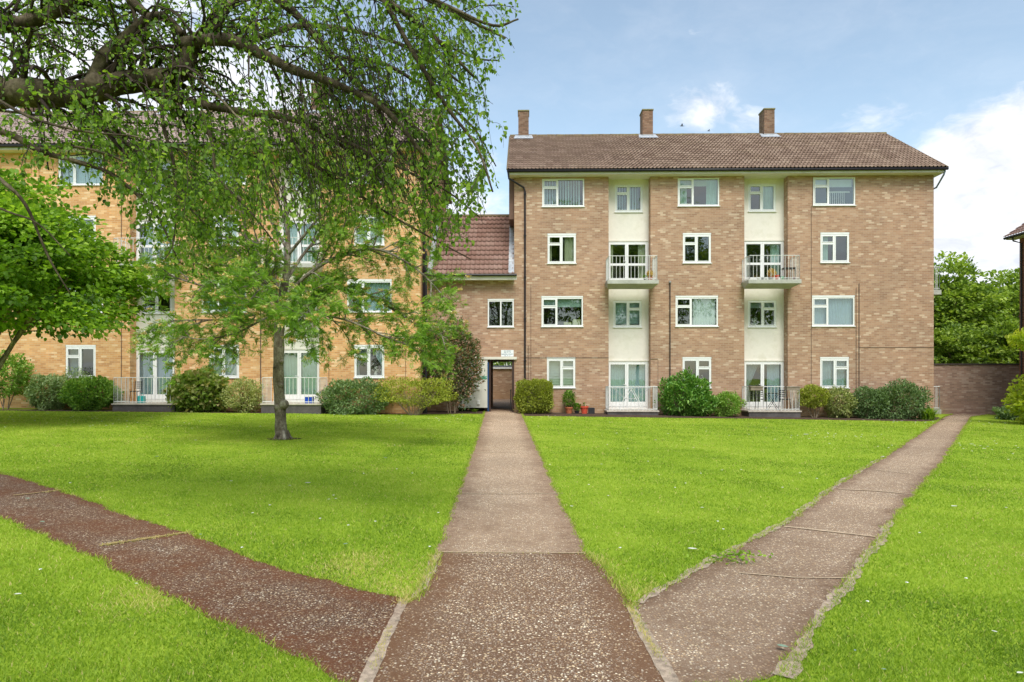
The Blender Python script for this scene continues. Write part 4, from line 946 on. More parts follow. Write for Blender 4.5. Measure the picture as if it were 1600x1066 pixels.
bush('shrub', 'wide yellow green clipped shrub with bare grey stems below', 592, 703, 593, L_YEL, YBL, 7000, .05, seed=8, pw=2.8, stems=22, z_low=.30, bias=(.1, .9), stemh=.5)
bush('shrub', 'tall shrub with pink flushed leaves growing against the link wall', 660, 752, 504, L_PINK, 28.2, 9000, .10, seed=9, stems=8, z_low=.12, wf=.45, gap=.7, dy=.9, bias=(.0, 1.0))
bush('hedge', 'box clipped yellow green bush right of the passage', 807, 862, 595, L_YEL, YBR, 9000, .06, seed=10, pw=5.5, stems=14, bias=(.0, .72), dy=.7, z_low=.05, tilt=.6)
bush('shrub', 'tall glossy laurel at the left of the pair between the patios', 1034, 1104, 588, L_DARK, YBR, 4200, .125, seed=11, wf=.42, stems=10, stemh=.4)
bush('shrub', 'low arching right half of the glossy laurel', 1070, 1116, 611, L_DARK, YBR - .1, 2400, .12, seed=12, wf=.42)
bush('shrub', 'small rounded bright green shrub beside the laurel, left of the second patio', 1112, 1158, 615, L_MID, YBR - .1, 4200, .06, seed=13, bias=(.3, 1.0))
bush('shrub', 'upright yellow green shrub on a bare forked trunk right of the second patio', 1250, 1292, 604, L_YEL, YBR, 4200, .055, seed=14, stems=8, z_low=.35, bias=(.05, .8), stemh=.5)
bush('shrub', 'rounded cream variegated shrub between a yellow green and a dark one', 1290, 1332, 606, L_VAR, YBR, 4200, .06, seed=15, bias=(.1, .85))
bush('shrub', 'dark dense shrub right of the cream variegated one', 1330, 1386, 608, L_GREY, YBR, 4500, .07, seed=16, bias=(.0, .6), stems=5)
bush('shrub', 'broad dark grey green shrub near the corner of the pink block', 1372, 1445, 601, L_GREY, YBR, 6500, .07, seed=17, bias=(.0, .7), stems=9, pw=2.5, stemh=.4)
bush('shrub', 'low grey green plants by the path at the right edge', 1566, 1625, 637, L_GREY, 29.2, 3000, .11, seed=18, dy=.8, cat='plant')
bush('shrub', 'yellow leaved shrub at the right edge in front of the red house', 1586, 1650, 588, L_LIMEY, 26.2, 1700, .12, seed=19, dy=1.0, gap=.9, wf=.8)
bush('shrub', 'upper yellow spray of leaves reaching in at the right edge', 1583, 1650, 514, L_LIMEY, 25.6, 700, .12, seed=20, dy=.7, gap=.9, z_low=.78, wf=.8)
# strappy plant at the corner
def strappy(label, px, py, Yc, w, h, nb_, mat, seed, name='strappy_plant'):
    r = np.random.default_rng(seed); x = WX(px, Yc); z = G(x, Yc); t = thing(name, (x, Yc, z), label, 'plant'); V = []; Q = []; T = []
    for i in range(nb_):
        a = r.uniform(0, 2 * PI); L = h * r.uniform(.7, 1.2); sp = w * r.uniform(.2, 1.0); tw = r.uniform(.012, .022); dx, dy_ = math.cos(a), math.sin(a)
        bx, by = x + r.normal(0, w * .15), Yc + r.normal(0, w * .12); k = len(V); tn = r.uniform(.2, 1)
        for s in (0, .35, .7, 1.0):
            cx_, cy_ = bx + dx * sp * s ** 1.5, by + dy_ * sp * s ** 1.5; cz = z + L * (s - .45 * s ** 3); ww = tw * (1 - s * .9)
            V += [(cx_ - dy_ * ww, cy_ + dx * ww, cz), (cx_ + dy_ * ww, cy_ - dx * ww, cz)]; T += [tn, tn]
        for j in range(3): Q.append((k + 2 * j, k + 2 * j + 1, k + 2 * j + 3, k + 2 * j + 2))
    np_mesh('blades', np.array(V), np.array(Q), mat, np.array(T), t); return t
strappy('bright green strap leaved clump at the corner of the pink block beside the path', 1448, 655, 28.5, .75, .75, 420, L_LIME, 3)
strappy('small green weed clump at the foot of the cream cupboard panel', 741, 640, 29.1, .22, .2, 60, L_LIME, 4)

# ------------------------------------------------------------------ trees
def grow(r, p, d, L, seg, droop, wander):
    pts = [np.array(p, float)]; d = np.array(d, float); d /= np.linalg.norm(d); st = L / seg
    for i in range(seg):
        d = d + r.normal(0, wander, 3) + np.array([0, 0, -droop * (i + 1) / seg]); d /= np.linalg.norm(d); pts.append(pts[-1] + d * st)
    return pts
def along(pts, t):
    x = t * (len(pts) - 1); i = min(int(x), len(pts) - 2); f = x - i
    return np.array(pts[i]) * (1 - f) + np.array(pts[i + 1]) * f, nrm(np.array(pts[i + 1]) - np.array(pts[i]))
def spawn(r, limbs, cnt, lr, ang, droop, wander, rfac, seg=5, tmin=.15, updir=0.0, minr=.002, keep=None):
    """children of each limb: (pts, r0)"""
    out = []
    for pts, r0, L in limbs:
        k = max(1, int(round(cnt * L)))
        for i in range(k):
            t = tmin + (1 - tmin) * (i + r.uniform(0, 1)) / k
            p, d = along(pts, min(t, .999)); q = r.normal(size=3); q -= d * q.dot(d); q /= np.linalg.norm(q)
            a = ang * r.uniform(.7, 1.3); nd = d * math.cos(a) + q * math.sin(a) + np.array([0, 0, updir]); l = r.uniform(*lr) * (1 - .35 * t)
            c = grow(r, p, nd, l, seg, droop, wander)
            if keep and not keep(c[-1], c[len(c) // 2]): continue
            out.append((c, max(minr, r0 * rfac * (1 - .5 * t)), l))
    return out
def limb_tubes(mb, limbs, sides=6, tip=.35):
    for pts, r0, L in limbs:
        m = len(pts); mb.tube([tuple(p) for p in pts], [r0 * (1 - (1 - tip) * i / (m - 1)) for i in range(m)], sides, cap=False)
def smooth_path(pts, k=4):
    P = [np.array(p) for p in pts]; P = [2 * P[0] - P[1]] + P + [2 * P[-1] - P[-2]]; out = []
    for i in range(1, len(P) - 2):
        for j in range(k):
            t = j / k; a, b, c, d = P[i - 1], P[i], P[i + 1], P[i + 2]
            out.append(.5 * (2 * b + (c - a) * t + (2 * a - 5 * b + 4 * c - d) * t * t + (3 * b - a - 3 * c + d) * t ** 3))
    out.append(P[-2]); return out
def plen(p): return float(sum(np.linalg.norm(np.array(p[i + 1]) - np.array(p[i])) for i in range(len(p) - 1)))
def proj(p):
    x, y, z = p[0], p[1], p[2] - EYE; fwd = -math.sin(TH) * x + math.cos(TH) * y; rt = math.cos(TH) * x + math.sin(TH) * y
    if fwd < .1: return (-9999, 0)
    return (800 + F * rt / fwd, HZ - F * z / fwd)

# --- rowan in the middle of the left lawn
def rowan():
    r = np.random.default_rng(21); bx, by = GP(441, 686); z0 = G(bx, by); Y0 = by
    t = thing('rowan_tree', (bx, by, z0), 'slender rowan tree with airy crown and orange-cream blossom on the left lawn', 'tree')
    def P(px, py, dy=0): v = W(px, py, Y0 + dy); return (v.x, v.y, v.z)
    tr = MB(); tp = [P(441, 688), P(439, 672), P(438, 640), P(435, 590), P(436, 540), P(437, 500), P(440, 470), P(447, 430), P(450, 380), P(446, 320), P(440, 260)]
    rad = [.175, .14, .133, .128, .125, .122, .105, .085, .065, .045, .02]
    sr = MB().poly([(bx + math.cos(a) * (.42 + .06 * math.sin(3 * a)), by + math.sin(a) * (.36 + .05 * math.cos(4 * a)), G(bx, by) + .006) for a in np.linspace(0, 2 * PI, 33)[:-1]]); obj('soil_patch', sr, M_SOIL, kind='structure')
    sp_ = smooth_path(tp, 4); rs = np.interp(np.linspace(0, 1, len(sp_)), np.linspace(0, 1, len(rad)), rad) * (1 + .05 * np.sin(np.arange(len(sp_)) * 1.7))
    tr.tube([tuple(p) for p in sp_], list(rs), 14)
    for a_ in (.4, 1.7, 2.9, 4.1, 5.3): tr.tube([(bx + math.cos(a_) * .10, by + math.sin(a_) * .10, z0 + .2), (bx + math.cos(a_) * .18, by + math.sin(a_) * .18, z0 + .04), (bx + math.cos(a_) * .28, by + math.sin(a_) * .28, z0 - .03)], [.05, .04, .012], 8)
    # burrs and knots
    for kx, ky, kr in ((444, 632, .12), (430, 575, .06), (434, 636, .10), (440, 565, .06), (438, 602, .07)):
        c = P(kx, ky, -.07); tr.lathe((c[0], c[1], c[2] - kr), [(kr * .3, 0), (kr * .85, kr * .4), (kr, kr), (kr * .8, kr * 1.6), (kr * .3, kr * 2)], 10)
    obj('trunk', tr, M_BARK, t, smooth=True)
    L1 = []
    specs = [([P(440, 480), P(425, 460, -.2), P(400, 420, -.5), P(385, 370, -.8), P(375, 310, -1.0), P(360, 270, -1.2)], .08),
             ([P(438, 490), P(400, 480, -.4), P(360, 455, -1), P(310, 445, -1.5), P(262, 430, -1.9)], .05),
             ([P(438, 495), P(400, 492, .4), P(350, 500, 1), P(300, 500, 1.5), P(250, 505, 1.8)], .045),
             ([P(441, 480), P(470, 460, .2), P(520, 450, .5), P(580, 465, .8), P(640, 500, 1.0), P(700, 530, 1.1)], .055),
             ([P(442, 470), P(480, 430, -.4), P(530, 400, -.8), P(590, 390, -1.2), P(650, 420, -1.5), P(700, 470, -1.7)], .055),
             ([P(446, 440), P(480, 390, .5), P(530, 340, 1.0), P(590, 320, 1.4), P(640, 330, 1.6)], .045),
             ([P(449, 400), P(490, 350, -.5), P(530, 300, -.9), P(570, 265, -1.2)], .04),
             ([P(449, 390), P(420, 340, .6), P(390, 300, 1.1), P(340, 290, 1.5), P(290, 310, 1.9)], .04),
             ([P(447, 350), P(430, 300, -.4), P(410, 255, -.8), P(390, 240, -1.0)], .03),
             ([P(447, 340), P(470, 290, .4), P(500, 250, .8)], .03),
             ([P(440, 485), P(455, 470, -.8), P(470, 470, -1.8), P(480, 480, -2.8), P(490, 500, -3.4)], .045),
             ([P(440, 475), P(430, 455, -1.0), P(410, 450, -2.2), P(390, 470, -3.2)], .045),
             ([P(440, 475), P(455, 455, 1.0), P(480, 440, 2.2), P(500, 450, 3.3)], .045),
             ([P(441, 460), P(420, 430, 1.2), P(380, 420, 2.5), P(360, 430, 3.2)], .04),
             ([P(440, 490), P(480, 490, -.6), P(540, 500, -1.3), P(600, 525, -1.9), P(650, 545, -2.2)], .04),
             ([P(440, 488), P(410, 500, -.7), P(370, 520, -1.4), P(320, 530, -1.8), P(280, 525, -2)], .035),
             ([P(449, 410), P(400, 380, -.3), P(340, 370, -.7), P(280, 380, -1), P(240, 400, -1.2)], .04)]
    for pp, rr in specs: s = smooth_path(pp, 4); L1.append((s, rr, plen(s)))
    L2 = spawn(r, L1, 5.2, (.6, 1.5), .75, .10, .16, .55, 6, .2, .14)
    L3 = spawn(r, L2, 5.5, (.3, .75), .7, .22, .2, .5, 4, .2, .05)
    br = MB(); limb_tubes(br, L1, 8, .2); limb_tubes(br, L2, 5, .3); limb_tubes(br, L3, 3, .4); obj('branches', br, M_BARK, t)
    P_, D_, N_ = [], [], []; FP = []
    for pts, r0, L in L3 + [x for x in L2]:
        k = int(L * 26)
        for i in range(k):
            p, d = along(pts, r.uniform(.25, .999)); q = r.normal(size=3); dd = nrm(d * .6 + q * .6 + np.array([0, 0, -.1]))
            P_.append(p); D_.append(dd); N_.append(nrm(np.array([0, 0, 1.0]) + r.normal(0, .4, 3)))
        if r.uniform() < .5: FP.append((along(pts, .98)[0] + np.array([0, 0, .03])))
    P_, D_, N_ = np.array(P_), np.array(D_), np.array(N_); n0 = len(P_)
    # compound leaves: 5 pairs of leaflets plus the end one
    S = nrm(np.cross(D_, N_)); LL = r.uniform(.10, .17, n0)[:, None]; QP, QD, QN, QT = [], [], [], []; tn = np.clip(r.normal(.5, .22, n0), 0, 1)
    for k in range(4):
        f = .3 + .2 * k
        for sg_ in (-1, 1): QP.append(P_ + D_ * LL * f); QD.append(nrm(S * sg_ + D_ * .45)); QN.append(N_); QT.append(tn)
    QP.append(P_ + D_ * LL * .95); QD.append(D_); QN.append(N_); QT.append(tn)
    QP, QD, QN, QT = map(np.concatenate, (QP, QD, QN, QT)); leaves('crown', QP, QD, QN, r.uniform(.04, .062, len(QP)), .022, QT, L_ROWAN, t, fold=.1)
    # blossom heads
    FP = np.array(FP); k = 20; B = np.repeat(FP, k, 0) + r.normal(0, .035, (len(FP) * k, 3)) * np.array([1, 1, .4]); leaves('blossom', B, rand_dir(r, len(B)), np.tile([0, 0, 1.0], (len(B), 1)), .036, .036, r.uniform(0, 1, len(B)), L_FLOWER, t)
    print('rowan leaves', n0, 'flowers', len(FP))
rowan()

# --- birch overhanging from the left
def birch():
    r = np.random.default_rng(33)
    tx, ty = -8.6, 6.6; z0 = G(tx, ty)
    t = thing('birch_tree', (tx, ty, z0), 'big overhanging tree whose pale limbs and drooping leafy twigs fill the upper left', 'tree')
    def P(px, py, Y=7.0): v = W(px, py, Y); return (v.x, v.y, v.z)
    tr = MB(); tr.tube([(tx, ty, z0 - .1), (tx + .02, ty, z0 + .5), (tx - .05, ty + .05, z0 + 2), (tx, ty, z0 + 3.6), (tx + .1, ty, z0 + 5.2), (tx + .1, ty, z0 + 8.2), (tx, ty, z0 + 11)], [.5, .38, .33, .31, .25, .18, .08], 16)
    obj('trunk', tr, M_BIRCH, t, smooth=True)
    specs = [([(tx, ty, z0 + 3.4), P(-60, 160), P(40, 145), P(100, 148), P(150, 140), P(200, 128), P(250, 124), P(285, 110), P(300, 75), P(320, 55)], .165, .07),
             ([P(300, 80), P(340, 30, 7.2), P(390, -30, 7.4), P(450, -120, 7.8)], .06, .03),
             ([P(145, 128), P(165, 85), P(195, 60), P(235, 28), P(262, 30), P(285, 55)], .075, .035),
             ([P(235, 28), P(200, -5), P(170, -60)], .05, .03),
             ([P(180, 125), P(185, 95), P(200, 75), P(212, 30), P(190, -20)], .04, .02),
             ([(tx, ty, z0 + 4.3), P(-40, 45), P(30, 38), P(85, 18), P(130, -5), P(200, -60)], .10, .05),
             ([P(230, 140), P(300, 160), P(380, 175), P(440, 182), P(490, 200), P(530, 225, 7.3), P(580, 262, 7.5)], .05, .014),
             ([P(285, 70), P(350, 62, 6.8), P(410, 85, 6.7), P(460, 110, 6.6), P(520, 130, 6.5), P(600, 170, 6.4), P(660, 240, 6.3)], .07, .018),
             ([P(300, 75), P(340, 60), P(400, 60, 7.4), P(470, 40, 7.8), P(560, 50, 8.2), P(650, 80, 8.4), P(720, 130, 8.5)], .05, .014),
             ([P(390, -30, 7.4), P(460, 20, 7.2), P(520, 90, 7.2), P(580, 150, 7.2), P(640, 190, 7.2), P(700, 260, 7.2)], .05, .014),
             ([P(450, -120, 7.8), P(560, -60, 7.8), P(650, -10, 7.8), P(730, 30, 7.8), P(790, 60, 7.8)], .045, .012),
             ([P(390, -60, 7.6), P(500, -40, 6.4), P(600, 0, 6.2), P(680, 60, 6.2), P(740, 120, 6.2)], .045, .012),
             ([P(-60, 200), P(10, 208), P(60, 235), P(110, 250), P(170, 270), P(220, 310), P(250, 345), P(275, 400)], .04, .008),
             ([P(-60, 230), P(0, 280, 6.6), P(40, 320, 6.6), P(75, 400, 6.6), P(110, 460, 6.6)], .025, .006),
             ([P(252, 158), P(256, 200), P(272, 260), P(275, 330), P(270, 380), P(258, 405)], .022, .007),
             ([P(300, 160), P(330, 215), P(340, 275), P(390, 330), P(430, 380)], .022, .006),
             ([P(440, 182), P(470, 240), P(540, 290, 7.4), P(600, 330, 7.5), P(670, 370, 7.6), P(735, 405, 7.7)], .024, .006),
             ([P(490, 200), P(560, 230, 6.6), P(640, 270, 6.6), P(700, 300, 6.6), P(750, 340, 6.6)], .02, .006),
             ([P(450, -120, 7.8), P(540, -80, 6.2), P(620, -30, 6.0), P(700, 10, 6.0), P(770, 40, 6.0), P(810, 30, 6)], .03, .008),
         ([P(560, -60, 7.8), P(620, 10, 8.2), P(680, 60, 8.4), P(740, 90, 8.5), P(780, 95, 8.5)], .03, .008),
         ([P(600, 0, 6.2), P(650, 90, 6.0), P(700, 170, 6.0), P(745, 230, 6.0), P(770, 300, 6.0)], .026, .007),
         ([P(580, 150, 7.2), P(620, 230, 7.6), P(670, 300, 7.8), P(700, 370, 7.9)], .022, .006),
         ([P(60, 235), P(120, 230, 6.6), P(190, 250, 6.5), P(260, 290, 6.5), P(320, 350, 6.5)], .018, .005),
         ([P(-60, 300, 6.5), P(10, 330, 6.4), P(60, 350, 6.3), P(110, 400, 6.3)], .014, .004),
         ([P(150, 140), P(180, 200, 7.4), P(230, 260, 7.6), P(290, 300, 7.8), P(350, 360, 7.8)], .02, .005),
         ([P(-60, 120, 6.4), P(40, 180, 6.2), P(130, 205, 6.1), P(220, 215, 6.1), P(300, 240, 6.1)], .018, .005),
         ([P(100, 148), P(140, 195, 7.5), P(200, 215, 7.8), P(280, 235, 8.0), P(350, 270, 8.0)], .018, .005),
         ([P(-60, 165, 7.8), P(60, 180, 7.8), P(160, 190, 7.8), P(260, 195, 7.8), P(360, 210, 7.8)], .018, .005),
         ([P(200, 128), P(280, 180, 7.3), P(360, 230, 7.4), P(440, 260, 7.6), P(520, 300, 7.7)], .018, .005),
         ([P(170, -60), P(90, -20, 7.6), P(20, 20, 7.8), P(-60, 90, 7.8)], .03, .01),
         ([P(285, 110), P(330, 140, 6.4), P(400, 220, 6.2), P(440, 300, 6.2), P(470, 370, 6.2)], .013, .004),
         ([P(520, 90, 7.2), P(600, 100, 7.0), P(680, 150, 7), P(740, 200, 7), P(775, 260, 7)], .025, .006)]
    L1 = []; big = MB()
    for i, (pp, r0, r1) in enumerate(specs):
        s = smooth_path(pp, 5); m = len(s); rad = [(r0 + (r1 - r0) * k / (m - 1)) * (1 + .07 * math.sin(k * 1.3 + i)) for k in range(m)]
        big.tube([tuple(p) for p in s], rad, 12 if r0 > .04 else 7)
        L1.append((s, (r0 + r1) / 2, plen(s)))
    # knots and stubs on the heavy limb
    for (px, py, kr) in ((150, 132, .12), (228, 122, .10), (285, 108, .11), (118, 150, .11)):
        c = P(px, py, 6.95); big.lathe((c[0], c[1], c[2] - kr), [(kr * .2, 0), (kr * .9, kr * .5), (kr, kr), (kr * .8, kr * 1.5), (kr * .2, kr * 2)], 9)
    obj('limbs', big, M_BIRCH, t, smooth=True)
    def ybot(x):
        return np.interp(x, [-100, 60, 140, 220, 300, 360, 430, 520, 600, 660, 700, 740, 790, 830], [250, 300, 320, 400, 450, 460, 420, 380, 360, 390, 425, 400, 330, 110])
    def xr(y): return np.interp(y, [-400, 0, 50, 90, 130, 200, 260, 320, 380, 440], [900, 830, 800, 800, 755, 775, 782, 770, 745, 735])
    def keep(e, m_):
        a = proj(e); b = proj(m_); j = r.normal(0, 14)
        return a[0] < xr(a[1]) + j and a[1] < ybot(a[0]) + j and b[0] < xr(b[1]) + j
    L2 = spawn(r, L1, 6.5, (.45, 1.25), .8, .22, .15, .33, 6, .12, .1, .004, keep)
    L3 = spawn(r, L2, 7.0, (.3, .85), .75, .62, .13, .5, 6, .1, -.1, .0022, keep)
    # brown hanging besom of bare twigs in the middle
    BZ = []
    for i in range(720):
        px = r.normal(545, 75); py = r.uniform(20, 290); Yq = r.uniform(6.2, 8.0)
        c = grow(r, P(px, py, Yq), (r.normal(.25, .2), r.normal(0, .2), -.7), r.uniform(.35, .95), 6, .3, .13)
        if keep(c[-1], c[3]): BZ.append((c, r.uniform(.0028, .0055), .6))
    br = MB(); limb_tubes(br, L2, 5, .4); limb_tubes(br, L3, 3, .5); limb_tubes(br, BZ, 3, .5); obj('twigs', br, M_TWIG, t)
    P_, D_, N_ = [], [], []
    for lst, dn in ((L3, 27), (L2, 18), (BZ, 4)):
        for pts, r0, L in lst:
            for i in range(max(1, int(L * dn))):
                p, d = along(pts, r.uniform(.12, .999)); q = r.normal(size=3)
                P_.append(p + q * .012); D_.append(nrm(d * .5 + q * .55 + np.array([0, 0, -.5]))); N_.append(r.normal(size=3) + np.array([0, -.3, .8]))
    P_, D_, N_ = map(np.array, (P_, D_, N_)); m = len(P_); print('birch leaves', m, len(L2), len(L3))
    Ls = np.clip(r.normal(.040, .013, m), .018, .085)
    leaves('crown', P_, D_, nrm(N_), Ls, Ls * .82, np.clip(r.normal(.5, .24, m), 0, 1), L_BIRCH, t, fold=.14, shape=(.22, .44, .6, .36))
birch()

# --- general leafy tree made of clumps of leaves round real limbs
def leafy(name, label, x, y, H, RX, RZ, zc, nl, leaf, mat, seed, trunk_r=.16, wf=.75, nlimb=16, RY=None, group=None, bk=None, low=0.0, cone=0.0, per0=8):
    r = np.random.default_rng(seed); z0 = G(x, y); RY = RY or RX; t = thing(name, (x, y, z0), label, 'tree', group)
    tr = MB(); tp = grow(r, (x, y, z0 - .1), (0, 0, 1), H * .8, 8, 0, .05); tr.tube([tuple(p) for p in tp], [trunk_r * (1.25 if i == 0 else 1 - .1 * i) for i in range(9)], 10); obj('trunk', tr, bk or M_BARK, t, smooth=True)
    c = np.array([x, y, z0 + zc]); limbs = []
    for i in range(nlimb):
        p, d = along(tp, r.uniform(.18, .95)); q = rand_dir(r, 1)[0]; q[2] = abs(q[2]) * .8 + (-.2 if i % 4 == 0 else 0); tgt = c + q * np.array([RX, RY, RZ]) * r.uniform(.6, .92)
        mid = (p + tgt) / 2 + np.array([0, 0, .1 * RZ]); s = smooth_path([p, mid, tgt], 4); limbs.append((s, trunk_r * .38, plen(s)))
    L2 = spawn(r, limbs, 1.6, (RX * .22, RX * .5), .7, .12, .15, .5, 5, .3, .1)
    br = MB(); limb_tubes(br, limbs, 6, .25); limb_tubes(br, L2, 4, .3); obj('branches', br, bk or M_BARK, t)
    # leaf clumps at limb ends and over the crown surface
    cen = [l[0][-1] for l in L2] + [l[0][-1] for l in limbs]
    q = rand_dir(r, 70 + nlimb * 3); q[:, 2] = np.where(q[:, 2] < -.55, -q[:, 2], q[:, 2]); cen = np.array(cen + list(c + q * np.array([RX, RY, RZ]) * r.uniform(.55, 1.0, (len(q), 1))))
    cen = cen[cen[:, 2] > z0 + low]
    if cone:
        hh_ = np.clip((cen[:, 2] - c[2] + RZ) / (2 * RZ), 0, 1); az_ = np.arctan2(cen[:, 1] - y, cen[:, 0] - x); f_ = ((1 + cone - 1.7 * cone * hh_) * (1 + .14 * np.sin(az_ * 5 + hh_ * 9) + .10 * np.sin(hh_ * 22 + az_ * 2)))[:, None]; cen[:, :2] = c[:2] + (cen[:, :2] - c[:2]) * f_
    per = max(8, nl // len(cen)); k = len(cen) * per
    cr = RX * r.uniform(.10, .21, len(cen)); cd = rand_dir(r, k); rd = r.uniform(.15, 1, k) ** .5
    P_ = np.repeat(cen, per, 0) + cd * (np.repeat(cr, per) * rd)[:, None] * np.array([1.3, 1.3, .5])
    out = nrm(P_ - c)
    D_ = nrm(out * .6 + cd * .5 + r.normal(0, .4, (k, 3)) + np.array([0, 0, -.15])); N_ = nrm(np.array([0, 0, 1.0]) + out * .4 + r.normal(0, .35, (k, 3)))
    tint = np.clip(np.repeat(r.uniform(.0, .6, len(cen)), per) + r.uniform(-.2, .5, k), 0, 1)
    Ls = leaf * r.uniform(.7, 1.25, k); leaves('crown', P_, D_, N_, Ls, Ls * wf, tint, mat, t, fold=.12, shape=(.2, .45, .65, .42))
    return t
hx, hy = -15.6, 19.5
leafy('hazel_tree', 'bright green broad leaved tree in tiers at the left edge of the lawn', hx, hy, 6.8, 3.75, 3.25, 4.15, 52000, .145, L_LIME, 41, .16, .85, 46, low=1.15, cone=.34)
# far trees behind the garden wall
for i, (px, Yt, top, rx, sd_, lab) in enumerate(((1478, 43, 400, 3.3, 51, 'tall tree rising just right of the pink block behind the garden wall'), (1528, 47, 448, 3.6, 52, 'middle tree of the row behind the garden wall, lowest crown'),
        (1585, 44, 420, 4.3, 53, 'broad pale green tree behind the garden wall near the red house'), (1440, 50, 430, 4.0, 54, 'tree mostly hidden behind the corner of the pink block'), (1660, 50, 400, 4.6, 55, 'tree half hidden behind the red house'))):
    x = WX(px, Yt); Ht = WZ(px, top, Yt) - G(x, Yt)
    leafy('garden_tree', lab, x, Yt, Ht * .9, rx, Ht * .46, Ht * .54, 15000, .23, L_FAR, sd_, .2, .7, 26, group='trees behind the garden wall')
for i, (px, top, sd_, lab) in enumerate(((1478, 505, 61, 'low bushy tree against the garden wall beside the pink block'), (1515, 520, 62, 'dark low bush above the middle of the garden wall'), (1560, 500, 63, 'low bushy tree above the right end of the garden wall'))):
    Yt = 38.5; x = WX(px, Yt); Ht = WZ(px, top, Yt) - G(x, Yt)
    leafy('garden_tree', lab, x, Yt, Ht * .8, 1.9, Ht * .42, Ht * .55, 7000, .19, L_FAR, sd_, .12, .7, 14, group='trees behind the garden wall')
leafy('garden_tree', 'green tree glimpsed over the wall through the passage', -1.5, 49.5, 6.0, 3.4, 2.6, 3.2, 9000, .2, L_FAR, 64, .18, .7, 16)
# trees on the camera's side of the green: seen only as reflections in the panes
for i, (x, y, h, rx, sd_, lab) in enumerate(((-19, -15, 18, 5.0, 71, 'tall tree behind the viewer on the far left'), (-9, -19, 20, 5.5, 72, 'tree behind the viewer left of the tallest one'), (2.5, -17, 22, 5.2, 73, 'tallest tree of the near row behind the viewer'), (13, -19, 19, 5.5, 74, 'broad tree behind the viewer to the right'), (24, -16, 20, 5.5, 75, 'tree behind the viewer on the far right'), (-14, -30, 26, 6.5, 76, 'taller tree behind the viewer in the second row on the left'), (-3, -31, 28, 6.5, 77, 'tallest tree of the second row behind the viewer'), (8, -30, 26, 6.5, 78, 'tree in the second row behind the viewer to the right'), (19, -31, 27, 6.5, 79, 'tree in the second row behind the viewer on the far right'))):
    leafy('green_tree', lab, x, y, h * .9, rx, h * .42, h * .56, 11000, .34, L_FAR, sd_, .25, .7, 20, group='trees across the green')

# ------------------------------------------------------------------ things on balconies and patios
def pot(loc, r0, h, mat, label, name='flower_pot', plant=None, seed=0, group=None, ph=.25, prad=.18, pm=None, nl=260):
    t = thing(name, loc, label, 'plant pot', group); x, y, z = loc
    obj('pot', MB().lathe((x, y, z), [(r0 * .68, 0), (r0 * .92, h * .8), (r0 * 1.08, h * .8), (r0 * 1.08, h), (r0 * .85, h), (r0 * .8, h * .85)], 16), mat, t)
    if plant:
        r = np.random.default_rng(seed); d = rand_dir(r, nl); P_ = np.array([x, y, z + h + ph]) + d * np.array([prad, prad, ph]) * r.uniform(.4, 1, (nl, 1))
        leaves('plant', P_, nrm(d + np.array([0, 0, .5])), nrm(np.array([0, 0, 1.]) + d), .075, .05, r.uniform(0, 1, nl), pm or L_MID, t)
        mb = MB()
        for i in range(5): mb.tube([(x, y, z + h * .85), (x + r.normal(0, prad * .4), y + r.normal(0, prad * .4), z + h + ph)], [.008, .003], 4)
        obj('stems', mb, M_TWIG, t)
    return t
def gpt(px, Y): x = WX(px, Y); return (x, Y, G(x, Y) + .008)
pot(gpt(889, 29.05), .17, .27, M_TERRA, 'terracotta pot holding a leafy green bush by the wall', plant=1, seed=1, ph=.36, prad=.30, nl=620)
pot(gpt(901.5, 29.0), .11, .12, M_PBLK, 'small black pot overflowing with low green leaves beside the terracotta pot', plant=1, seed=2, ph=.16, prad=.17)
pot(gpt(913, 29.0), .17, .32, M_RED, 'red plastic pot standing between green leaves and a black pot', plant=1, seed=9, ph=.06, prad=.1, nl=14)
o = thing('planter_box', gpt(924, 29.05), 'square black plastic planter by the wall left of the first patio', 'plant pot'); x, y, z = gpt(924, 29.05)
obj('tub', MB().box(x - .13, x + .13, y - .13, y - .115, z, z + .25).box(x - .13, x + .13, y + .115, y + .13, z, z + .25).box(x - .13, x - .115, y - .115, y + .115, z, z + .25).box(x + .115, x + .13, y - .115, y + .115, z, z + .25), M_PBLK, o)
obj('soil', MB().box(x - .114, x + .114, y - .114, y + .114, z + .005, z + .2), M_SOIL, o)
# pots along the second balcony
zb = zb1; Yb = YR - .86
for i, (px, mat, r0, h, lab) in enumerate(((1184.5, M_PWHT, .075, .10, 'white pot at the left end of the balcony row'), (1191.5, M_PBLK, .07, .10, 'black pot on the balcony between two white ones'), (1197, M_PWHT, .07, .10, 'white pot on the balcony between two black ones'),
        (1203.5, M_PBLK, .09, .10, 'wide black pot on the balcony right of a white one'), (1208.5, M_PWHT, .05, .09, 'narrow white pot on the balcony beside the red one'), (1214, M_RED, .09, .19, 'red pot, the tallest in the balcony row'), (1222, M_PGRN, .08, .12, 'bright green pot on the balcony'),
        (1230, M_PBLK, .09, .09, 'low black pot right of the bright green one'), (1240.5, plain('maroon pot', (.12, .02, .03), .5), .07, .1, 'maroon pot near the right end of the balcony'))):
    pot((WX(px, Yb), Yb, zb), r0, h, mat, lab, group='pots along the balcony edge')
pot((WX(1206, YR - .5), YR - .5, zb), .12, .18, M_TERRA, 'pot of rusty leaved plants behind the balcony row', plant=1, seed=5, pm=L_FLOWER, ph=.16, prad=.16)
pot((WX(1008, YR - .7), YR - .7, zb), .07, .10, M_PBLK, 'small black pot on the first balcony', plant=1, seed=6, ph=.05, prad=.06, nl=40)
pot((WX(1016, YR - .5), YR - .5, zb), .11, .16, M_TERRA, 'brown pot of pale flowers in the right corner of the first balcony', plant=1, seed=7, pm=L_FLOWER, ph=.14, prad=.12)
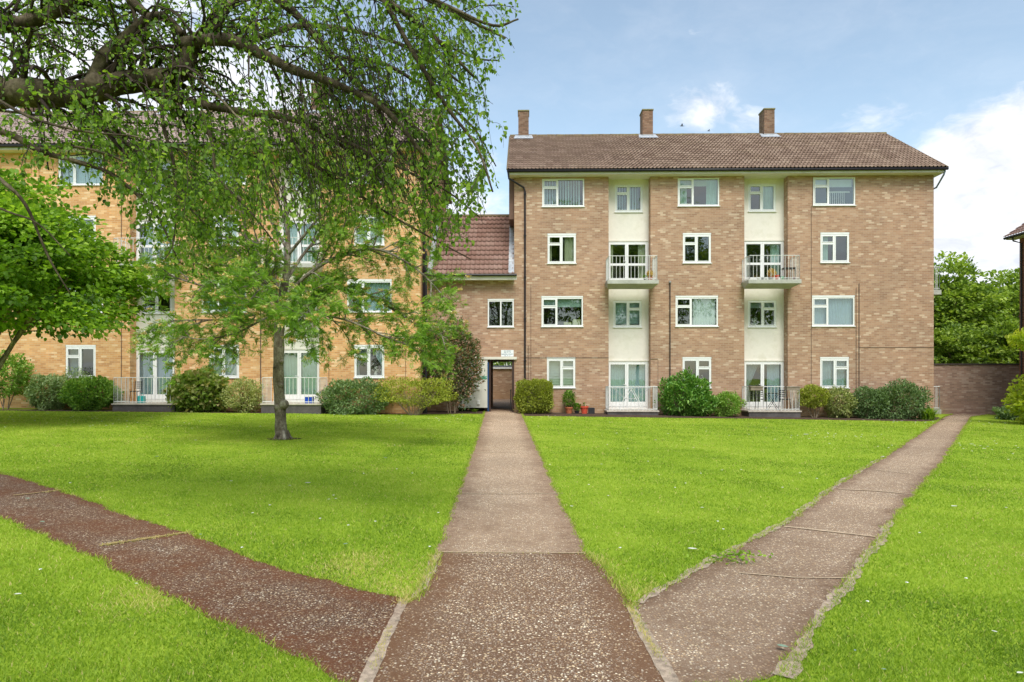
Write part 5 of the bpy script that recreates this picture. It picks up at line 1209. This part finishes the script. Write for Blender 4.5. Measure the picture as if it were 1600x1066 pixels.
def chair(loc, w, label, mat, rot=0, name='garden_chair'):
    x, y, z = loc; t = thing(name, loc, label, 'chair'); h = .44
    obj('seat', MB().box(x - w / 2, x + w / 2, y - w / 2, y + w / 2, z + h, z + h + .03), mat, t)
    b = MB(); b.tube([(x - w / 2 + .015, y + w / 2, z + h + .03), (x - w / 2 + .015, y + w / 2 + .06, z + .86)], .012, 6); b.tube([(x + w / 2 - .015, y + w / 2, z + h + .03), (x + w / 2 - .015, y + w / 2 + .06, z + .86)], .012, 6)
    for k in range(4): b.box(x - w / 2 + .03, x + w / 2 - .03, y + w / 2 + .03 + k * .008, y + w / 2 + .04 + k * .008, z + .56 + k * .08, z + .60 + k * .08)
    obj('backrest', b, mat, t)
    for sx in (-1, 1):
        for sy in (-1, 1): obj('leg', MB().tube([(x + sx * (w / 2 - .02), y + sy * (w / 2 - .02), z + h), (x + sx * (w / 2 + .01), y + sy * (w / 2 + .01), z)], .012, 6), mat, t)
    return t
def side_table(loc, label):
    x, y, z = loc; t = thing('side_table', loc, label, 'table'); obj('table_top', MB().box(x - .25, x + .25, y - .2, y + .2, z + .52, z + .56), M_IRON, t, bevel=.005)
    for sx in (-1, 1):
        for sy in (-1, 1): obj('leg', MB().tube([(x + sx * .21, y + sy * .17, z + .52), (x + sx * .23, y + sy * .18, z)], .018, 6), M_IRON, t)
side_table((WX(1232, YR - .4), YR - .4, zb), 'small black table at the right end of the balcony with pots')
# winged clothes airer on the first patio
x0_, zp = WX(986, YR - .55), zp1; t = thing('clothes_airer', (x0_, YR - .55, zp), 'white folding clothes airer with crossed legs standing on the left ground floor patio', 'clothes airer'); Ya = YR - .55
for sx in (-1, 1):
    for yy in (Ya - .27, Ya + .27): obj('leg', MB().tube([(x0_ + sx * .02, yy, zp + .92), (x0_ + sx * .50, yy, zp + .01)], .014, 6), M_WHITE, t)
fr = MB()
for yy in (Ya - .27, Ya + .27): fr.tube([(x0_ - .85, yy, zp + .94), (x0_ + .85, yy, zp + .94)], .011, 5); fr.tube([(x0_ - .24, yy, zp + .48), (x0_ + .24, yy, zp + .48)], .009, 5); fr.tube([(x0_ - .26, yy, zp + .5), (x0_ - .72, yy, zp + .93)], .008, 5); fr.tube([(x0_ + .26, yy, zp + .5), (x0_ + .72, yy, zp + .93)], .008, 5)
obj('frame', fr, plain('airer grey', (.42, .46, .48), .4), t)
wr = MB()
for i in range(15): xx = x0_ - .84 + i * .12; wr.tube([(xx, Ya - .27, zp + .94), (xx, Ya + .27, zp + .94)], .004, 4)
obj('rails', wr, M_RAIL, t)
# bistro set and trough planters on the second patio
chair((WX(1189, YR - .35), YR - .35, zp), .36, 'dark metal folding chair on the left of the second patio', M_IRON)
chair((WX(1226, YR - .35), YR - .35, zp), .36, 'dark metal folding chair on the right of the second patio', M_IRON)
tx_, Yt = WX(1207, YR - .5), YR - .5; t = thing('bistro_table', (tx_, Yt, zp), 'round dark metal bistro table between two folding chairs', 'table')
obj('table_top', MB().lathe((tx_, Yt, zp + .70), [(.29, 0), (.30, .01), (.30, .025), (.28, .03)], 24), M_IRON, t)
for a in (-1, 1):
    obj('leg', MB().tube([(tx_ + a * .22, Yt - .1, zp + .70), (tx_ - a * .24, Yt - .12, zp)], .011, 6), M_IRON, t); obj('leg', MB().tube([(tx_ + a * .22, Yt + .1, zp + .70), (tx_ - a * .24, Yt + .12, zp)], .011, 6), M_IRON, t)
tp_ = thing('trough_planter', (WX(1180, 28.5), 28.5, zp + .78), 'weathered trough planter hooked on the left of the second patio railing', 'planter', None); xx = WX(1181, 28.5)
def trough(px0, px1, label):
    a, b = WX(px0, 28.4), WX(px1, 28.4); t = thing('trough_planter', ((a + b) / 2, 28.4, zp + .86), label, 'planter')
    z1 = zp + 1.0; obj('trough', MB().box(a, b, 28.30, 28.52, z1 - .15, z1 - .03).box(a - .02, b + .02, 28.28, 28.54, z1 - .03, z1 + .02), M_WOODP, t, bevel=.006)
    return t
bpy.data.objects.remove(tp_)
trough(1172, 1191, 'weathered trough planter hung on the left of the second patio railing'); trough(1228.5, 1248.5, 'weathered trough planter hung on the right corner of the second patio railing')
# left patios
zq = zpL1
chair((WX(212, YL - .35), YL - .35, zq), .3, 'small dark folding chair on the left orange block patio', M_IRON)
x, y = WX(221, YL - .6), YL - .6; t = thing('bag', (x, y, zq), 'teal shopping bag standing on the patio beside the small dark chair', 'bag')
obj('body', MB().prism([(x - .12, y - .07), (x + .12, y - .07), (x + .14, y + .07), (x - .14, y + .07)], zq, zq + .28), M_TEAL, t, bevel=.02); obj('handle', MB().tube([(x - .07, y, zq + .28), (x - .05, y, zq + .38), (x + .05, y, zq + .38), (x + .07, y, zq + .28)], .009, 6), M_TEAL, t)
for px, lab in ((480, 'blue plastic recycling tub, the left of the pair on the patio by the rowan'), (486.8, 'blue plastic recycling tub, the right of the pair on the patio by the rowan')):
    x, y = WX(px, YL - .7), YL - .7; t = thing('recycling_tub', (x, y, zq), lab, 'tub', 'blue tubs on the patio')
    obj('body', MB().prism([(x - .068, y - .1), (x + .068, y - .1), (x + .068, y + .1), (x - .068, y + .1)], zq, zq + .25), M_BLUE, t, bevel=.01); obj('rim', MB().box(x - .075, x + .075, y - .11, y + .11, zq + .25, zq + .27), M_SIGN, t)

# birds
def bird(px, py, Y, s, ang, label):
    c = W(px, py, Y); mb = MB(); d = Vector((math.cos(ang), math.sin(ang) * .3, .1)).normalized(); u = Vector((-d.y, d.x, 0)).normalized()
    P5 = [c - d * s * .55, c - d * s * .35, c - d * s * .1, c + d * s * .2, c + d * s * .38, c + d * s * .5]; mb.tube(P5, [.006 * s * 4, .05 * s, .09 * s, .09 * s, .055 * s, .012 * s], 8)
    for sg_ in (-1, 1):
        a = c + d * s * .15; b = c - d * s * .15; e1 = c + u * sg_ * s * .45 + Vector((0, 0, s * .35)); e2 = c + u * sg_ * s * .9 + Vector((0, 0, s * .25)) - d * s * .3
        mb.poly([a, e1 + d * s * .1, e2, e1 - d * s * .15, b])
    o = obj('bird', mb, plain('dark feathers', (.03, .03, .035), .7), None, loc=tuple(c)); tag(o, label, 'bird')
bird(1065.5, 197, 34, .22, 2.6, 'small dark bird flying above the pink block roof between two chimneys')
bird(1107.5, 204.8, 34.3, .16, .4, 'smaller dark bird just skimming the ridge of the pink block roof')

# ------------------------------------------------------------------ grass blades, litter, daisies
def gz(x, y): return GB * np.clip(x, -32, 32) + GC * np.clip(y, -10, 60)
def vnoise(x, y, s, seed):
    r = np.random.default_rng(seed); v = np.zeros_like(x)
    for k in range(5):
        a = r.uniform(0, 2 * PI); f = s * 1.7 ** k; v += np.sin((x * math.cos(a) + y * math.sin(a)) * f + r.uniform(0, 6) + 1.3 * np.sin((x * math.sin(a) - y * math.cos(a)) * f * .7 + r.uniform(0, 6))) / 1.5 ** k
    return v / 2.2
def blades():
    r = np.random.default_rng(99); N0 = 900000
    # density falls with distance
    d = 2.6 * (28.9 / 2.6) ** (r.uniform(0, 1, N0) ** .92); x = r.uniform(-1, 1, N0) * (.86 * d + 1.2); y = d
    ok = np.ones(N0, bool)
    for p in POLYS:
        P = np.array(p); cx, cy = P.mean(0)
        ok &= ~in_poly(x, y, p)
    ok &= (y < 31)
    x, y, d = x[ok], y[ok], d[ok]; m = len(x)
    h = r.uniform(.012, .028, m) * (1 + .25 * vnoise(x, y, 1.1, 1)) * (1 + d * .006); w = (.0020 + .00042 * d) * r.uniform(.7, 1.3, m)
    a = r.uniform(0, 2 * PI, m); lean = r.uniform(.2, 1.3, m) * h; b = r.uniform(0, 2 * PI, m); z = gz(x, y)
    V = np.stack([np.stack([x - np.cos(a) * w, y - np.sin(a) * w, z], 1), np.stack([x + np.cos(a) * w, y + np.sin(a) * w, z], 1), np.stack([x + np.cos(b) * lean, y + np.sin(b) * lean, z + h], 1)], 1).reshape(-1, 3)
    pt = .43 + .20 * vnoise(x, y, .7, 2) + .13 * vnoise(x, y, 3.2, 3) + .05 * np.sin(y * 5.5 + .4 * x) + r.normal(0, .13, m)
    dry = r.uniform(0, 1, m) < np.clip(.03 + .22 * np.clip(vnoise(x, y, .9, 6) - .55, 0, 1), 0, 1); pt = np.where(dry, .97, np.clip(pt, 0, .80))
    for qx, qy, qr in ((640, 925, .35), (985, 930, .28), (560, 880, .3), (690, 880, .18), (925, 880, .2), (250, 930, .3)):
        gx, gy = GP(qx, qy); dd = np.hypot(x - gx, (y - gy) * .8); pt = np.where((dd < qr * 1.6) & (r.uniform(0, 1, m) < .75 * np.exp(-(dd / qr) ** 2)), r.uniform(.84, 1, m), pt)
    o = np_mesh('grass', V, np.arange(m * 3).reshape(-1, 3), L_GRASS, np.repeat(pt, 3)); tag(o, 'short mown green lawn grass on both sides of the paths', 'grass', kind='stuff'); print('blades', m)
blades()
def tufts():
    """longer ragged grass overhanging the path edges and dry grass in the joints"""
    r = np.random.default_rng(5); X, Y_, T, Hh = [], [], [], []
    def line(pts, dens, spread, dry, hs):
        for (x0, y0), (x1, y1) in zip(pts[:-1], pts[1:]):
            L = math.hypot(x1 - x0, y1 - y0); k = int(L * dens); t = r.uniform(0, 1, k); dn = 60 / (1 + .0 * L)
            X.append(x0 + (x1 - x0) * t + r.normal(0, spread, k)); Y_.append(y0 + (y1 - y0) * t + r.normal(0, spread, k)); T.append(np.where(r.uniform(0, 1, k) < dry, r.uniform(.86, 1, k), r.uniform(.15, .75, k))); Hh.append(np.full(k, hs))
    for e in (cl, cr, ll, lr, rl, rr_): line(e, 190, .02, .16, .032)
    line(gp([(650, 938), (672, 895), (682, 866)]), 500, .03, .5, .05); line(gp([(990, 955), (975, 925), (945, 890), (916, 866)]), 420, .03, .4, .05)
    line(gp([(1030, 1030), (1002, 985), (984, 948)]), 700, .014, .97, .022); line(gp([(586, 1045), (598, 1010), (610, 980)]), 300, .012, .95, .022)
    line(gp([(640, 936), (625, 945)]), 900, .03, .8, .04)
    line(gp([(160, 853), (215, 845), (300, 832)]), 800, .02, .97, .018); line(gp([(70, 770), (98, 766)]), 500, .02, .97, .018); line(gp([(690, 865), (910, 866)]), 130, .01, .8, .014)
    x, y, T_, hs = map(np.concatenate, (X, Y_, T, Hh)); m = len(x); h = hs * r.uniform(.5, 1.2, m); a = r.uniform(0, 2 * PI, m); b = r.uniform(0, 2 * PI, m); w = .0022 + .0003 * y; z = gz(x, y) + .003; ln = h * r.uniform(.4, 1.4, m)
    V = np.stack([np.stack([x - np.cos(a) * w, y - np.sin(a) * w, z], 1), np.stack([x + np.cos(a) * w, y + np.sin(a) * w, z], 1), np.stack([x + np.cos(b) * ln, y + np.sin(b) * ln, z + h], 1)], 1).reshape(-1, 3)
    o = np_mesh('grass_tufts', V, np.arange(m * 3).reshape(-1, 3), L_GRASS, np.repeat(T_, 3)); tag(o, 'ragged green and straw coloured grass fringing the path edges and joints', 'grass', kind='stuff')
tufts()
def litter():
    spots = [(28, 935, 9, 0), (213, 918, 5, 0), (1082, 863, 12, 0), (1223, 1018, 14, 1), (893, 780 + 15, 6, 0), (361, 755, 5, 0), (481, 758, 8, 0), (453, 762, 4, 0), (245, 716, 6, 1), (306, 690, 5, 0), (525, 783, 5, 0), (514, 784, 5, 0), (602, 718, 6, 1), (1097, 1 * 797, 5, 0), (1300, 790, 5, 0), (1491, 795, 9, 0), (1572, 797, 5, 0), (1437, 837, 6, 0), (1554, 994, 7, 0), (1381, 1054, 6, 1), (1336, 1024, 6, 1), (903, 745, 4, 0), (940, 728, 4, 0), (313, 840, 6, 1), (66, 820, 8, 1), (43, 783, 8, 1), (540, 855, 7, 1), (1594, 1060, 10, 0), (1260, 681, 9, 0), (1380, 716, 6, 0)]
    for i, (px, py, s, k) in enumerate(spots):
        x, y = GP(px, py); r = np.random.default_rng(i); L = s * 1.25 * y / F; a = r.uniform(-.6, .6) + (0 if s > 7 else r.uniform(0, PI)); mb = MB(); z = G(x, y) + .03
        ca, sa = math.cos(a), math.sin(a); prof = [(-.5, 0), (-.3, .2), (0, .27), (.3, .16), (.5, 0), (.3, -.16), (0, -.27), (-.3, -.2)]
        pts = [(u * L, v * L, abs(v) * L * .35 + u * u * L * .3) for u, v in prof]; q = [(x + u * ca - v * sa, y + u * sa + v * ca, z + w) for u, v, w in pts]
        mid = [(x + u * L * ca, y + u * L * sa, z) for u in (-.25, 0, .25)]
        n8 = q + mid; mb.v = n8; mb.f = [(0, 8, 1), (1, 8, 9, 2), (2, 9, 10, 3), (3, 10, 4), (4, 10, 5), (5, 10, 9, 6), (6, 9, 8, 7), (7, 8, 0)]
        where = 'the left path' if (px < 100 and 700 < py < 830) else 'the lawn between the left and centre paths' if px < 740 and py < 860 and px > 200 else 'the grass at the lower left' if px < 500 else 'the right path' if px == 1223 else 'the lawn between the centre and right paths' if px < 1270 and py < 900 or px in (1260, 1300, 1380) else 'the grass right of the right path'
        o = obj('fallen_leaf', mb, M_LITTER2 if k else M_LITTER, None, loc=(x, y, z))
        tag(o, ('grey green fallen leaf on ' if k else ('larger white fallen leaf on ' if s >= 8 else 'tiny pale fallen leaf on ')) + where, 'leaf', 'grey green fallen leaves' if k else 'pale fallen leaves')
    # daisies
    r = np.random.default_rng(3); mb = MB()
    cl_ = [(GP(1300, 682), 1.2, 26), (GP(1500, 700), 1.0, 30), (GP(1440, 660), 1.5, 40), (GP(700, 655), 2.5, 40), (GP(60, 660), 3, 60), (GP(1010, 755), 2, 14), (GP(1350, 960), 1.5, 6), (GP(300, 950), 1.5, 5), (GP(1500, 900), 2, 10), (GP(900, 860), 2, 10), (GP(450, 800), 3, 14), (GP(860, 650), 2, 20), (GP(1200, 700), 4, 20)]
    for (cx, cy), sp, k in cl_:
        for _ in range(k):
            x, y = cx + r.normal(0, sp), cy + r.normal(0, sp * .6)
            if y < 3 or y > 28.3 or any(in_poly(np.array([x]), np.array([y]), p)[0] for p in POLYS): continue
            rr = .009 + .0007 * y; z = G(x, y) + .035; mb.poly([(x + rr * math.cos(a), y + rr * math.sin(a), z + .004 * (i % 2)) for i, a in enumerate(np.linspace(0, 2 * PI, 9)[:-1])])
    o = obj('daisies', mb, M_DAISY, kind='stuff'); tag(o, 'tiny white daisies scattered in the mown grass', 'flowers')
    # weed sprig on the right path
    x, y = GP(1150, 877); z = G(x, y); t = thing('weed', (x, y, z), 'small green weed sprawling on the left edge of the right path', 'plant'); k = 90; r = np.random.default_rng(8); d = r.normal(0, .11, (k, 3)) * np.array([1.3, .8, .18]); P_ = np.array([x, y, z + .03]) + np.abs(d) * np.array([0, 0, 1]) + d * np.array([1, 1, 0])
    leaves('leaves', P_, rand_dir(r, k) * np.array([1, 1, .4]), nrm(np.tile([0, 0, 1.], (k, 1)) + r.normal(0, .3, (k, 3))), .04, .028, r.uniform(.3, 1, k), L_LIME, t)
litter()
SC.render.engine = 'CYCLES'
print('objects', len(bpy.data.objects))
